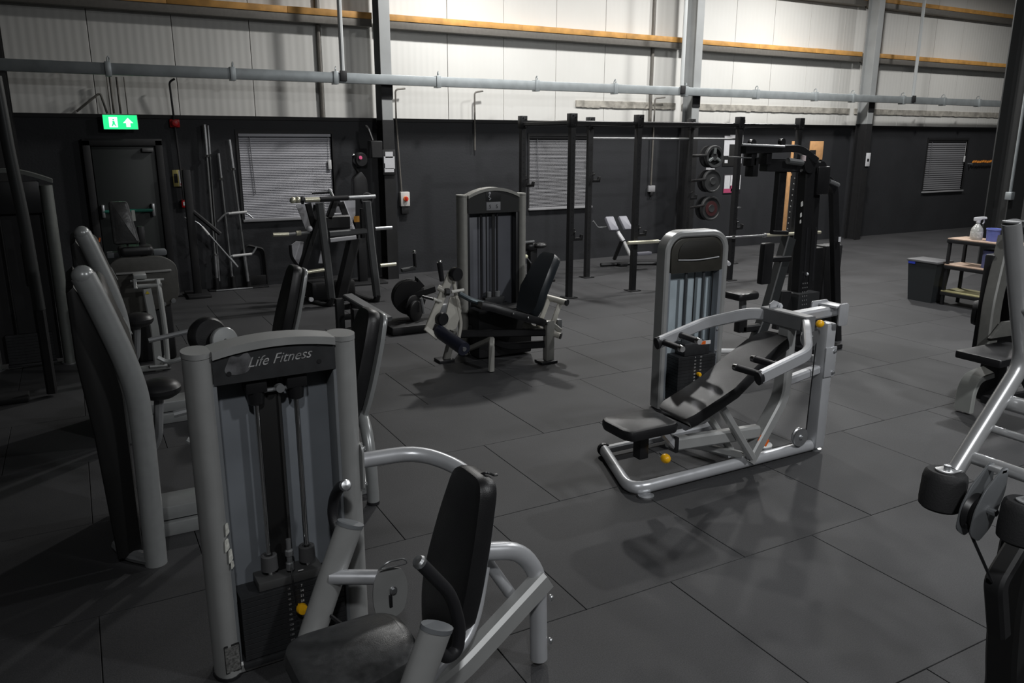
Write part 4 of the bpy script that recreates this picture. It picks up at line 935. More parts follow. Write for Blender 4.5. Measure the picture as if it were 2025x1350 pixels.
MB().cyl((-0.362,-0.090,1.389), (-0.005,-0.090,1.396), .033, seg=12).build('foam_grip', FOAM, Q_)
for x in (578, 588): MB().ball({578: (-0.699,-0.080,1.387), 588: (-0.637,-0.080,1.391)}[x], .042, 10).build('collar_nut', YB, Q_)
MB().cyl((-0.594,-0.080,1.384), (-0.569,-0.080,1.383), .048, seg=12).build('collar', BLACK, Q_)
MB().beam([(-0.246,0.000,0.945), (0.286,0.000,0.956)], .07, .07).build('cross_beam', POST, Q_)
MB().beam([(-0.252,-0.050,0.866), (0.089,-0.050,0.886)], .04, .05).build('white_step', PAPER, Q_)
for p, q, m_ in (((0.370,0.000,0.978), (0.602,0.000,0.980), STEEL), ((0.419,0.000,0.485), (0.641,0.000,0.490), YB), ((-0.951,0.000,0.970), (-0.758,0.000,0.966), YB), ((-0.580,-0.100,0.488), (-0.366,-0.100,0.504), YB)):
    MB().cyl(p, q, .024, seg=12).build('storage_peg', m_, Q_)
MB().cyl((-0.758,0.000,0.966), (-0.498,0.000,0.977), .02, seg=10).build('peg_shaft', STEEL, Q_); MB().cyl((-0.664,0.000,0.973), (-0.607,0.000,0.974), .032, seg=10).build('collar', YB, Q_)
MB().ball((-0.500,-0.020,1.024), .04, 12).build('white_knob', PAPER, Q_)
for p, q, w_ in (((-0.312,0.300,1.096), (-0.550,0.300,0.482), .15), ((-0.418,0.300,1.315), (-0.347,0.300,0.966), .04), ((-0.064,0.300,1.328), (-0.158,0.300,1.109), .10), ((0.031,0.350,1.309), (0.084,0.350,1.141), .03), ((-0.294,0.350,1.287), (-0.334,0.350,1.060), .05)):
    MB().beam([p, q], .08, w_, 0, (0, 1, 0)).build('black_strut', BLACKM, Q_)
MB().beam([(0.140,0.200,0.851), (-0.095,0.200,0.052)], .16, .14, 0, (0, 1, 0)).build('black_strut', BLACKM, Q_)
MB().beam([(-0.228,0.300,1.059), (0.112,0.300,1.057)], .18, .10, 0, (0, 1, 0)).build('black_pad', VINYL, Q_)
WB = mat('pale_board', (.50, .50, .53), .55, noise=.06)
def board(pts, t=.02):
    P = [V(p) for p in pts]; o = P[0]; MB().plate([(p.x-o.x, p.z-o.z) for p in P], o, (1, 0, 0), (0, 0, 1), t).build('pale_board', WB, Q_)
board([(-0.515,0.550,1.282),(-0.266,0.550,1.306),(-0.342,0.550,0.942),(-0.409,0.550,0.959)])
board([(0.078,0.550,1.314),(0.288,0.550,1.314),(0.279,0.550,1.123),(0.183,0.550,0.915),(0.223,0.550,0.864),(0.182,0.550,0.880)])
board([(0.025,0.550,1.242),(0.088,0.550,1.240),(0.138,0.550,1.122),(-0.010,0.550,1.115)])
board([(-0.622,0.550,0.756),(-0.546,0.550,0.805),(-0.446,0.550,0.793),(-0.523,0.550,0.445),(-0.594,0.550,0.586)])
board([(-0.222,0.550,0.664),(-0.191,0.550,0.489),(-0.267,0.550,0.495)])
MB().beam([(0.091,0.500,1.317), (0.232,0.500,0.917)], .05, .03, 0, (0, 1, 0)).build('pale_strut', WB, Q_)
MB().beam([(-0.030,0.500,1.133), (0.137,0.500,1.133)], .05, .03, 0, (0, 1, 0)).build('pale_strut', WB, Q_)
MB().beam([(0.170,0.450,0.987), (0.201,0.450,0.903)], .06, .03, 0, (0, 1, 0)).build('pale_strut', WB, Q_)
MB().tube([(-0.680,0.300,0.794), (-0.677,0.300,0.637), (-0.595,0.300,0.498)], .02, .05, 8).build('curved_guard', BLACK, Q_)
MB().tube([(-0.384,0.200,1.448), (-0.153,0.200,1.454)], .012, 0, 8).build('thin_rod', BLACK, Q_)
MB().tube([(-0.146,0.200,1.467), (-0.133,0.100,1.382)], .02, 0, 8).build('lever_rod', STEEL, Q_); MB().ball((-0.146,0.200,1.473), .03, 10).build('lever_ball', PAPER, Q_)
MB().beam([(0.285,0.250,1.227), (0.281,0.250,0.837)], .07, .06, 0, (0, 1, 0)).build('rear_post', BLACKM, Q_)
MB().plate(rrect(.09, .08, .01), (0.289,0.500,1.065), (1, 0, 0), (0, 0, 1), .01).build('orange_print', mat('amber_print', (.55, .25, .03), .5), Q_)
MB().bb((-.45, .25, .02), (.15, .75, .28), .04).build('plate_mass', BLACKM, Q_)

# tall black trainer behind it, round head with pink spot
tt_ = thing('upright_trainer', 'tall black upright trainer with round head showing a pink spot', 'gym machine', (3.72, 11.5, 0), 0)
MB().plate(smooth_poly([(-.13, .75), (.10, .75), (.11, 1.2), (.09, 1.55), (.0, 1.68), (-.13, 1.56)], .05, 4), (0, .02, 0), (1, 0, 0), (0, 0, 1), .12, .02).build('column_cover', BLACK, tt_)
MB().bb((-.08, -.05, 0), (.05, .05, .8), .01).build('column', BLACK, tt_); MB().bb((-.3, -.25, 0), (.3, .25, .03), .006).build('base', BLACKM, tt_)
MB().lathe([(0, -.05), (.09, -.05), (.105, -.03), (.105, .03), (.09, .05), (0, .05)], (.0, -.08, 1.83), (.2, -1, 0), 22).build('round_head', BLACK, tt_)
MB().tube([(-.09, -.06, 1.90), (-.09, -.04, 1.75), (.0, .0, 1.62)], .025, .03, 8).build('neck', BLACK, tt_)
MB().lathe([(0, 0), (.028, 0), (.026, .012), (0, .014)], (-.015, -.14, 1.86), (.1, -1, .1), 12).build('pink_spot', mat('pink_plastic', (.75, .10, .25), .4), tt_)
MB().ball((-.10, -.08, 1.90), .018, 8).build('end_knob', CHROME, tt_)
k = MB(); pts = [(.07+.085*math.cos(R(a)), -.10, 1.26+.085*math.sin(R(a))) for a in range(0, 360, 24)]; k.tube(pts, .02, 0, 8, closed=True); k.build('pull_ring', RUBB, tt_)

# ------------------------------------------------------------- G: black cam machine and low bench between the machines
G_ = thing('plate_cam_machine', 'black machine with a big round notched cam and upright handle', 'gym machine', (3.05, 8.4, 0), 0)
cen = (0.190,0.000,0.355)
pol = [(.20*math.cos(R(a)), .20*math.sin(R(a))) for a in range(60, 352, 12)] + [(.07, .01), (.06, .05), (.19, .12), (.10, .22)]
MB().plate(pol, V(cen), (1, 0, 0), (0, 0, 1), .05, .008).build('round_cam', BLACKM, G_)
MB().plate(pol, V(cen)+V((.02, .10, 0)), (1, 0, 0), (0, 0, 1), .04, .008).build('round_cam', BLACKM, G_)
MB().beam([(0.116,0.000,0.671), (0.275,0.000,0.688)], .06, .04, 0, (0, 0, 1)).build('top_plate', POST, G_)
h = MB().cyl((0.282,0.000,0.693), (0.275,0.000,0.851), .020, seg=10).build('upright_handle', RUBB, G_)
MB().ball((0.275,0.000,0.868), .024, 10).build('handle_ball', CHROME, G_)
MB().beam([(0.253,0.000,0.378), (0.506,0.000,0.433)], .09, .10, 0, (0, 1, 0)).build('cam_arm', BLACKM, G_)
for c, r in (((0.205,-0.080,0.261), .13), ((0.217,-0.140,0.212), .12)):
    MB().lathe([(0, -.02), (r*.9, -.02), (r, -.012), (r, .012), (r*.9, .02), (0, .02)], c, (.5, -.85, 0), 20).build('weight_plate', BLACK, G_)
MB().bb((-.15, -.35, 0), (.55, .15, .10), .03).build('base_block', BLACKM, G_)
MB().beam([(.0, -.30, .04), (-.02, .2, .04)], .08, .08).build('base_runner', BLACKM, G_)
MB().cyl((0.001,-0.100,0.068), (0.185,-0.100,0.065), .035, seg=12).build('floor_tube', GREY, G_)
MB().cyl((0.285,-0.150,0.360), (0.311,-0.150,0.181), .02, seg=8).build('link_rod', STEEL, G_)
N_ = thing('low_black_bench', 'low flat black bench on twin legs in front of the plate machine', 'bench', (2.65, 8.6, 0), 0)
top = [(-0.039,0.100,0.375), (0.183,-0.600,0.213)]
MB().beam(top, .13, .05, 0, (0, 0, 1)).build('bench_top', POST, N_)
for x in (0, 1):
    p = V(top[0]) if x == 0 else V(lerp(top[0], top[1], .45))
    for dx in (-.10, .08):
        MB().bb((p.x+dx-.045, p.y-.04, 0), (p.x+dx+.045, p.y+.04, p.z-.02), .006).build('leg', BLACKM, N_)
    for zz in (.10, .22): MB().bb((p.x-.08, p.y-.03, zz), (p.x+.06, p.y+.03, zz+.06), .005).build('leg_bar', BLACKM, N_)

# ------------------------------------------------------------- free-standing rig
rig = thing('power_rig', 'tall black bolted power rig with six posts standing on the floor', 'rack', (7.9, 9.6, 0), 0)
def rp(x, y): return (x-7.9, y-9.6)
posts = [(5.84, 9.03), (6.93, 9.03), (8.80, 9.03), (10.06, 9.03), (5.81, 10.30), (6.99, 10.30), (8.97, 10.30), (10.06, 10.30)]
p0 = None
for (x, y) in posts:
    px_, py_ = rp(x, y)
    if p0 is None:
        p0 = MB().bb((-.0375, -.0375, 0), (.0375, .0375, 2.44), .004).build('post', BLACKM, rig, smooth=0); c = p0
        f = MB().bb((-.09, -.09, 0), (.09, .09, .012), .003).build('foot_plate', BLACK, p0)
        MB().bb((-.05, -.055, 2.28), (.05, .055, 2.45), .004).build('top_bracket', BLACK, p0)
        for dx, dz in ((-.02, 2.42), (.02, 2.40), (-.02, 2.31), (.02, 2.30)): MB().cyl((dx, -.054, dz), (dx, -.062, dz), .010, seg=8).build('bolt', CHROME, p0)
        hb = MB()
        for k in range(22): hb.cyl((0, -.0372, .35+.085*k), (0, -.0380, .35+.085*k), .010, seg=8)
        tag(hb.build('pin_holes', mat('hole_dark', (.004, .004, .004), .8), p0), kind='stuff')
        MB().cyl((.03, -.06, .006), (.03, -.06, .02), .012, seg=8).build('anchor_bolt', STEEL, p0)
    else: c = clone(p0, rig)
    c.location = (px_, py_, 0)
for a, b_ in ((0, 1), (1, 2), (2, 3), (4, 5), (5, 6), (6, 7), (0, 4), (1, 5), (2, 6), (3, 7)):
    (x0, y0), (x1, y1) = rp(*posts[a]), rp(*posts[b_])
    MB().beam([(x0, y0, 2.335), (x1, y1, 2.335)], .06, .06 if b_-a != 1 else .05).build('top_beam', BLACK, rig)
for a, b_ in ((5, 6), (6, 7)):
    (x0, y0), (x1, y1) = rp(*posts[a]), rp(*posts[b_])
    MB().cyl((x0, y0, 2.14), (x1, y1, 2.135), .018, seg=10).build('pull_up_bar', STEEL, rig)
for x, y, z in ((5.81, 10.3, 1.49), (6.99, 10.3, 1.53), (6.93, 9.03, .83), (8.80, 9.03, .83), (5.84, 9.03, .83), (8.97, 10.3, 1.20)):
    u, v = rp(x, y)
    k = MB().plate([(-.04, -.05), (.16, -.05), (.17, .03), (.14, .03), (.13, -.01), (.04, -.01), (.03, .12), (-.04, .12)], (u+.03, v+.02, z), (1, 0, 0), (0, 0, 1), .05, .006).build('j_hook', BLACK, rig)
    MB().cyl((u+.05, v-.04, z+.07), (u+.05, v-.07, z+.07), .012, seg=8).build('hook_pin', CHROME, k)
MB().bb((*rp(8.80, 9.03), 1.1), (*rp(8.95, 9.08), 1.12)).build('band_peg', STEEL, rig)
for z in (1.86, 1.45, 1.0): MB().cyl((*rp(8.99, 10.34), z), (*rp(9.78, 10.77), z), .024, seg=10).build('storage_peg', BLACK, rig)
tag(rig, 'tall black bolted power rig of eight posts with pull-up bar', 'rack')
bb_ = thing('loaded_barbell', 'steel barbell racked across the rig behind the rounded tower', 'barbell', (9.55, 8.9, .66), 0)
bb_.location = (8.8, 8.93, 0)
a_, b_ = V((8.475,8.930,0.688)) - V((8.8, 8.93, 0)), V((10.641,8.930,0.658)) - V((8.8, 8.93, 0))
d = b_ - a_
MB().cyl(a_ - d*.55, a_ + d*.42, .015, seg=10).build('shaft', STEEL, bb_); MB().cyl(a_ + d*.42, b_, .026, seg=12).build('sleeve', YB, bb_); MB().cyl(a_ - d*.80, a_-d*.55, .026, seg=12).build('sleeve', YB, bb_)
MB().cyl(a_ + d*.10, a_ + d*.13, .024, seg=12).build('collar', CHROME, bb_); MB().cyl(a_ + d*.41, a_ + d*.43, .036, seg=12).build('collar', STEEL, bb_)
for px_, r, lab, rim in (((1412, 310), .195, 'highest dark weight plate stored on the rig, with open grip holes', 1), ((1408, 358), .20, 'middle dark solid weight plate stored on the rig', 0), ((1404, 410), .215, 'lowest weight plate stored on the rig with dull red centre', 2)):
    c = {310: (9.923,10.750,1.834), 358: (9.911,10.750,1.416), 410: (9.916,10.750,0.938)}[px_[1]]
    o = thing('weight_plate', lab, 'weight plate', c, 0, 'weight plates stored on the rig')
    DP = mat('dark_rubber_plate', (.028, .029, .030), .5)
    ax_ = (-.05, -1, .05)
    if rim == 1:
        MB().lathe([(r*.72, -.03), (r*.95, -.035), (r, -.025), (r, .025), (r*.95, .035), (r*.72, .03), (r*.72, -.03)], (0, 0, 0), ax_, 28).build('rim', DP, o)
        MB().lathe([(.03, -.025), (r*.35, -.025), (r*.35, .025), (.03, .025)], (0, 0, 0), ax_, 20).build('hub', DP, o)
        for k in range(3):
            a = R(90+120*k); MB().beam([(r*.25*math.cos(a), 0, r*.25*math.sin(a)), (r*.8*math.cos(a), 0, r*.8*math.sin(a))], .05, .08, 0, (0, 1, 0)).build('spoke', mat('spoke_grey', (.12, .13, .13), .4), o)
    else:
        MB().lathe([(.026, -.03), (r*.3, -.035), (r*.34, -.02), (r*.82, -.02), (r*.86, -.035), (r*.97, -.035), (r, -.025), (r, .03), (.026, .03)], (0, 0, 0), (.05, 1, -.05), 32).build('disc', DP, o)
        if rim == 2: MB().lathe([(.03, 0), (r*.62, 0), (r*.62, .004), (.03, .006)], (0, -.024, 0), (-.05, -1, .05), 24).build('red_band', mat('dull_red', (.045, .012, .013), .5), o)
    o2 = MB().lathe([(.026, -.03), (r*.93, -.03), (r*.97, -.02), (r*.97, .02), (.026, .03)], (-.04, .10, 0), ax_, 28).build('rear_disc', BLACK, o)

# back-extension bench behind the rig
be = thing('back_extension_bench', 'back extension bench with two grey thigh pads behind the rig', 'bench', (8.2, 11.0, 0), 0)
O_ = V((8.2, 11.0, 0)); PADG = mat('pad_grey', (.21, .21, .24), .5)
for p, q in (((7.868,11.000,0.838), (7.884,10.850,0.622)), ((8.142,11.000,0.834), (8.178,10.850,0.623))):
    m_ = (V(p)+V(q))/2 - O_; d = (V(q)-V(p)).normalized()
    MB().plate(rrect(.165, (V(q)-V(p)).length, .02), m_, (1, 0, 0), -d, .06, .012).build('thigh_pad', PADG, be)
MB().beam([V((7.967,10.850,0.617))-O_, V((8.026,10.750,0.471))-O_], .06, .05, 0, (0, 1, 0)).build('white_strut', PAPER, be)
MB().beam([V((8.037,10.750,0.453))-O_, V((8.084,10.600,0.212))-O_], .05, .045, 0, (0, 1, 0)).build('white_strut', mat('grey_white', (.6, .6, .6), .5), be)
MB().beam([V((7.994,10.750,0.481))-O_, V((8.033,11.000,0.130))-O_], .06, .05, 0, (0, 1, 0)).build('rear_leg', BLACK, be)
MB().tube([(-.38, .1, .03), (.15, .0, .03), (.9, -.35, .03)], .035, .05, 8).build('base_frame', BLACK, be)
MB().bb((-.10, -.1, .0), (.05, .1, .05), .01).build('foot', BLACK, be)
MB().tube([V((7.570,11.000,0.801))-O_, V((7.666,11.000,0.686))-O_, V((7.853,11.000,0.685))-O_], .015, .04, 8).build('side_handle', GREY, be)
MB().plate(rrect(.30, .10, .02), V((8.259,10.500,0.247))-O_, (1, 0, 0), (0, 1, 0), .05, .01).build('foot_pad', PADG, be)
MB().bb((.5, -.6, 0), (.75, -.4, .22), .02).build('foot_block', BLACKM, be)
# small black bike-like seat behind the leg extension
sb = thing('black_pedal_seat', 'small black seat unit with white knob just behind the leg extension backrest', 'gym machine', (6.1, 10.5, 0), 0)
O_ = V((6.1, 10.5, 0))
MB().ball(V((6.044,10.500,0.527))-O_, .15, 14, (1, .8, .55)).build('seat', BLACK, sb); MB().ball(V((6.184,10.400,0.546))-O_, .10, 12, (1.2, .8, .5)).build('seat_nose', BLACK, sb)
MB().cyl(V((5.845,10.400,0.604))-O_, V((6.075,10.400,0.614))-O_, .022, seg=8).build('handle', GREY, sb)
MB().ball(V((5.877,10.300,0.407))-O_, .032, 10).build('white_knob', mat('knob_cream', (.85, .84, .6), .4), sb); MB().cyl(V((5.895,10.300,0.391))-O_, V((5.967,10.300,0.301))-O_, .010, seg=6).build('knob_stem', STEEL, sb)
MB().bb((-.06, -.06, 0), (.06, .06, .5), .01).build('post', BLACKM, sb); MB().bb((-.25, -.3, 0), (.25, .3, .04), .01).build('base', BLACKM, sb)
MB().tube([(.05, -.2, .06), (.25, -.28, .20), (.3, -.3, .26)], .02, .02, 8).build('stay', GREY, sb)

# ------------------------------------------------------------- H: black multi gym on the right
H_ = thing('multi_gym', 'tall black cable multi gym behind the incline press machine', 'gym machine', (6.7, 5.6, 0), 0)
BLK = mat('satin_black_paint', (.012, .012, .013), .33, 0, noise=.1)
MB().beam([(-0.232,0.000,-0.075), (-0.310,0.000,1.878)], .13, .12, 0, (0, 1, 0), .1).build('mast', BLK, H_)
MB().beam([(-0.134,0.050,1.850), (-0.042,0.050,-0.055)], .09, .10, 0, (0, 1, 0), .1).build('mast', BLK, H_)
k = MB()
for i in range(10):
    p = lerp((-0.543,-0.066,1.753), (-0.580,-0.066,1.266), i/9); k = MB(); k.cyl(p, (p[0], p[1]-.004, p[2]), .006, seg=6); k.build('hole_mark', mat('mark_grey', (.5, .5, .48), .5), H_)
for i, ch_ in enumerate(['H', 'E', 'L', 'I', 'X']):
    pass
for p, s_ in (((-0.410,-0.070,1.501), .03), ((-0.410,-0.070,1.393), .026), ((-0.409,-0.070,1.328), .022)):
    MB().plate(smooth_poly([(-s_*.5, -s_), (s_*.5, -s_*.6), (s_*.2, s_), (-s_*.6, s_*.5)], .008, 2), p, (1, 0, 0), (0, 0, 1), .002).build('white_mark', mat('mark_grey', (.5, .5, .48), .5), H_)
MB().ball((-0.471,-0.080,1.825), .016, 8).build('bolt', CHROME, H_)
# right-hand bent upright
MB().beam([(-0.184,0.000,1.744), (0.001,0.000,1.730), (0.104,0.000,1.636), (0.418,0.000,-0.101)], .085, .07, .16, (0, 1, 0), .1).build('bent_upright', BLK, H_)
MB().cyl((-0.014,-0.040,1.712), (0.126,-0.040,1.668), .022, seg=8).build('bend_plate', STEEL, H_)
MB().plate(rrect(.035, .05, .004), (0.213,-0.050,1.115), (1, 0, 0), (0, 0, 1), .004).build('white_label', PAPER, H_)
MB().bb((-.35, -.28, 0), (.15, .4, .05), .01).build('base_frame', BLK, H_)
# twin weight towers
for p, w_, nm in (((0.002,0.100,-0.072), .30, 'weight_tower'), ((0.376,0.150,-0.131), .26, 'weight_tower')):
    MB().bb((p[0]-w_/2, p[1]-.02, .05), (p[0]+w_/2, p[1]+.16, 1.02 if nm else 1), .012).build(nm, BLACKM, H_)
st = MB().bb(((-0.393,-0.060,0.731)[0], -.12, .18), ((-0.088,-0.060,0.705)[0], .05, .60), .004).build('weight_stack', mat('stack_dark', (.022, .023, .024), .5), H_)
c0, c1 = (-0.325,-0.125,0.709), (-0.305,-0.125,0.446)
for i in range(7):
    p = lerp(c0, c1, i/6)
    for dx in (-.03, .0, .03): MB().bb((p[0]+dx-.005, p[1]-.002, p[2]-.006), (p[0]+dx+.005, p[1], p[2]+.006)).build('number_mark', mat('mark_dim', (.22, .22, .22), .6), st)
for x in (1590, 1603): 
    p, q = {1590: ((-0.271,-0.060,0.747), (-0.289,-0.060,1.261)), 1603: ((-0.141,-0.060,0.710), (-0.164,-0.060,1.255))}[x]
    MB().cyl(p, q, .008, seg=6).build('guide_rod', mat('dark_rod', (.05, .05, .055), .3, .6), H_)
MB().ball((-0.256,-0.080,0.790), .02, 8).build('stack_knob', STEEL, H_)
MB().tube([(-0.236,-0.020,1.745), (-0.224,-0.020,1.228)], .010, 0, 6).build('yellow_strap', mat('strap_olive', (.22, .19, .05), .6), H_)
# top assembly: pulley arms, rods and pads
MB().beam([(-0.900,0.000,1.881), (-0.192,0.000,1.857)], .10, .12, 0, (0, 0, 1), .1).build('top_arm', BLK, H_)
MB().beam([(-1.224,-0.050,2.023), (-0.499,-0.050,2.035), (-0.258,-0.050,1.913)], .07, .07, .1, (0, 1, 0), .1).build('upper_arm', BLK, H_)
MB().cyl((-1.287,-0.090,2.069), (-0.742,-0.090,2.050), .012, seg=8).build('chrome_rail', STEEL, H_)
MB().cyl((-1.406,-0.050,1.961), (-1.102,-0.050,1.949), .007, seg=6).build('thin_rod', STEEL, H_)
for p in ((-1.086,0.000,1.962), (-0.891,0.000,1.975), (-1.056,0.000,1.864)): MB().bb((p[0]-.035, p[1]-.06, p[2]-.09), (p[0]+.035, p[1]+.05, p[2]+.09), .01).build('hanger_block', BLK, H_)
for c, r in (((-1.072,0.000,2.078), .04), ((-0.684,0.000,2.092), .035), ((-0.352,-0.060,1.895), .10), ((-0.163,-0.040,1.829), .08)):
    MB().lathe([(.01, -.02), (r, -.02), (r*.9, 0), (r, .02), (.01, .02)], c, (.1, -1, 0), 18).build('pulley', BLK, H_)
MB().bb(((-0.166,0.000,1.877)[0]-.06, -.08, 1.58), ((-0.166,0.000,1.877)[0]+.12, .06, 1.86), .02).build('pulley_box', BLK, H_)
k = MB().cyl((-0.712,-0.120,1.919), (-0.518,-0.120,1.898), .03, seg=10).build('grip_roller', POST, H_)
MB().lathe([(0, 0), (.025, 0), (.022, .05), (0, .055)], (-0.507,-0.120,1.917), (.1, 0, 1), 10).build('pale_tip', mat('tip_pink', (.6, .5, .5), .5), H_)
MB().beam([(-0.638,0.020,1.834), (-0.642,0.020,1.221)], .10, .07, 0, (0, 1, 0), .1).build('drop_post', BLK, H_)
MB().beam([(-0.720,0.000,1.232), (-0.509,0.000,1.216)], .05, .04, 0, (0, 0, 1)).build('drop_foot', BLK, H_)
# inclined beam, hanging pads, seat
MB().beam([(-0.530,-0.050,1.172), (-0.782,-0.100,0.489), (-1.067,-0.150,-0.008)], .12, .10, 0, (0, 1, 0), .1).build('incline_beam', mat('beam_charcoal', (.028, .030, .031), .4), H_)
MB().beam([(-0.472,0.000,0.624), (-0.505,0.000,0.230)], .14, .08, 0, (0, 1, 0), .1).build('shin_board', BLACKM, H_)
MB().plate(smooth_poly([(-.065, -.20), (.065, -.20), (.075, .20), (-.055, .20)], .02, 3), (-0.915,-0.100,0.954), (1, 0, 0), (0, 0, 1), .07, .012).build('hanging_pad', VINYL, H_)
MB().beam([(-0.851,-0.100,0.984), (-0.560,-0.100,0.979)], .07, .05).build('pad_arm', BLK, H_)
MB().plate(smooth_poly([(-.15, -.12), (.10, -.12), (.15, -.05), (.15, .12), (-.15, .12)], .05, 4), (-1.198,-0.150,0.639), (1, 0, 0), (0, 1, 0), .07, .022).build('seat', VINYL, H_)
MB().beam([(-1.160,-0.120,0.620), (-1.143,-0.120,0.378)], .06, .06, 0, (0, 1, 0)).build('seat_post', GREY, H_)
MB().beam([(-1.158,-0.120,0.329), (-0.853,-0.120,0.320)], .08, .07, 0, (0, 0, 1)).build('seat_beam', BLK, H_)
MB().bb(((-1.175,-0.120,0.306)[0]-.04, -.16, .30), ((-1.175,-0.120,0.306)[0]+.06, -.08, .44), .008).build('adjuster_block', BLK, H_)
MB().beam([(-0.925,-0.120,0.225), (-0.466,-0.120,0.038)], .06, .06, 0, (0, 0, 1)).build('lower_rail', POST, H_)
MB().beam([(-0.536,0.100,0.159), (0.167,0.0,-0.013)], .06, .06, 0, (0, 0, 1)).build('lower_rail', BLK, H_)
MB().tube([(-1.512,-0.200,0.169), (-1.183,-0.200,0.127)], .025, 0, 10).build('white_foot_bar', mat('grey_white', (.6, .6, .6), .5), H_)
MB().cyl((-1.032,0.300,0.924), (-1.058,0.200,0.914), .035, .02, 12).build('white_grip', PAPER, H_)

# ------------------------------------------------------------- I: grey machine cut by the right edge, middle distance
I_ = thing('right_plate_machine', 'grey machine with black seat slab and dark plates behind the near right tube', 'gym machine', (6.3, 3.4, 0), 0)
WARMG = mat('warm_grey_paint', (.14, .14, .13), .5, .1, noise=.08)
l = MB().beam([(-0.270,0.100,0.015), (-0.265,0.100,0.192), (-0.202,0.100,0.288), (-0.093,0.050,0.327)], .05, .14, .08, (0, 1, 0), .15).build('front_leg', mat('leg_grey', (.36, .37, .35), .45, .1), I_)
MB().plate(smooth_poly([(-.09, -.22), (.55, -.22), (.55, .14), (-.09, .14)], .02, 3), (-0.343,0.000,0.469), (1, 0, 0), (0, 1, 0), .06, .012).build('seat_slab', VINYL, I_)
MB().beam([(0.090,0.200,0.456), (0.165,0.250,0.819), (0.413,0.350,1.331)], .13, .10, .1, (0, 1, 0), .12).build('leaning_upright', WARMG, I_)
MB().plate([(0, 0), (.7, -.02), (.7, .10), (.15, .12)], (-0.002,0.150,0.572), (1, 0, 0), (0, 0, 1), .03, .004).build('gusset_plate', WARMG, I_)
MB().beam([(.1, .15, .03), (.9, .1, .03)], .08, .06).build('base_rail', BLACKM, I_)
MB().bb((.18, .12, .0), (.30, .28, .42), .01).build('seat_post', BLACKM, I_)
for c, r in (((0.434,0.300,0.741), .20), ((0.631,0.400,0.924), .13)):
    MB().lathe([(.02, -.03), (r*.95, -.03), (r, -.02), (r, .02), (r*.95, .03), (.02, .03)], c, (.8, -.6, 0), 26).build('weight_plate', BLACKM, I_)
MB().lathe([(.02, -.03), (.10, -.03), (.11, 0), (.10, .03), (.02, .03)], (0.403,0.500,0.672), (.4, -.9, 0), 20).build('weight_plate', BLACKM, I_)
k = MB().tube([(0.385,0.300,1.192), (0.602,0.300,1.114), (0.667,0.300,0.937)], .02, .03, 8).build('side_guard', WARMG, I_)
MB().bb((.25, .34, .3), (.75, .42, 1.2), .02).build('rear_frame', BLACKM, I_)
for p in ((0.332,0.250,1.325), (0.426,0.250,1.423)): MB().ball(p, .06, 10).build('dark_knob', BLACK, I_)

# ------------------------------------------------------------- J: silver frame at the near right edge
J_ = thing('near_right_frame', 'silver tube frame with black foam rollers cut by the near right edge', 'gym machine', (2.35, .8, 0), 0)
JT = mat('bright_silver_paint', (.50, .505, .51), .30, .5, noise=.04)
def jv(p): return (p[0]+2.1-2.35, p[1]+1.15-.8, p[2])
pts = [jv((-0.034,0.000,1.902)), jv((0.032,0.000,1.741)), jv((0.128,0.000,1.516)), jv((0.017,0.000,1.366)), jv((-0.116,0.000,1.243))]
tb = MB().tube([pts[0], pts[2], pts[4]], .0225, .05, 18).build('side_tube', JT, J_)
MB().cyl(V(pts[0]), V(pts[0])+V((0, 0, .004)), .021, seg=16).build('tube_cap', JT, tb)
off = V((0, -.56, 0))
MB().tube([V(pts[0])+off, V(pts[2])+off, V(pts[4])+off], .020, .05, 18).build('side_tube', JT, J_)
for a, r in ((jv((-0.072,0.000,1.280)), .017), (jv((0.029,0.000,1.338)), .011), (jv((0.081,0.000,1.406)), .022), (jv((0.056,0.000,1.671)), .010)):
    MB().cyl(a, V(a)+off, r, seg=14).build('cross_tube', JT, J_)
for p in (jv((-0.157,0.000,1.199)), jv((-0.157,0.000,1.199))):
    pass
for dv in (0, -.21):
    c = V(jv((-0.157,0.000,1.202))) + V((0, dv, 0)); ax_ = V((.08, 0, 1)).normalized()
    k = MB().lathe([(0, -.055), (.045, -.055), (.053, -.048), (.055, -.03), (.055, .03), (.052, .044), (.046, .05), (0, .05)], c, ax_, 28).build('foam_roller', FOAM, J_)
    MB().plate(smooth_poly([(-.022, -.024), (.055, -.020), (.062, .0), (.055, .020), (-.022, .024), (-.034, 0)], .02, 4), c + ax_*.051, (1, 0, -.08), (0, 1, 0), .004, .001).build('roller_plate', JT, k)
    MB().cyl(c + ax_*.055, c + ax_*.066, .009, seg=12).build('roller_bolt', STEEL, k)
# pulley fork under the cross tube, cable and black lower post
ff = V(jv((-0.172,-0.090,1.215)))
fo = [(-.062, -.07), (-.055, -.01), (-.025, .04), (.045, .092), (.066, .085), (.066, .02), (.025, -.07), (-.02, -.10)]
for dv in (.0, -.035): MB().plate(smooth_poly(fo, .015, 3), ff + V((0, dv, .0)), (1, 0, 0), (0, 0, 1), .005, .001).build('fork_plate', mat('fork_grey', (.22, .23, .24), .35, .5), J_)
MB().bb((ff.x+.035, ff.y-.04, ff.z+.072), (ff.x+.06, ff.y, ff.z+.085), .003).build('fork_bridge', JT, J_)
MB().lathe([(.01, -.012), (.05, -.012), (.042, 0), (.05, .012), (.01, .012)], ff + V((-.01, -.02, -.03)), (0, 1, 0), 24).build('pulley_wheel', BLACK, J_)
MB().cyl(ff + V((.0, -.04, -.015)), ff + V((.0, -.062, -.015)), .009, seg=10).build('axle_bolt', CHROME, J_)
MB().tube([ff + V((-.05, -.02, -.05)), jv((-0.137,-0.150,0.998))], .004, 0, 6).build('cable', BLACK, J_)
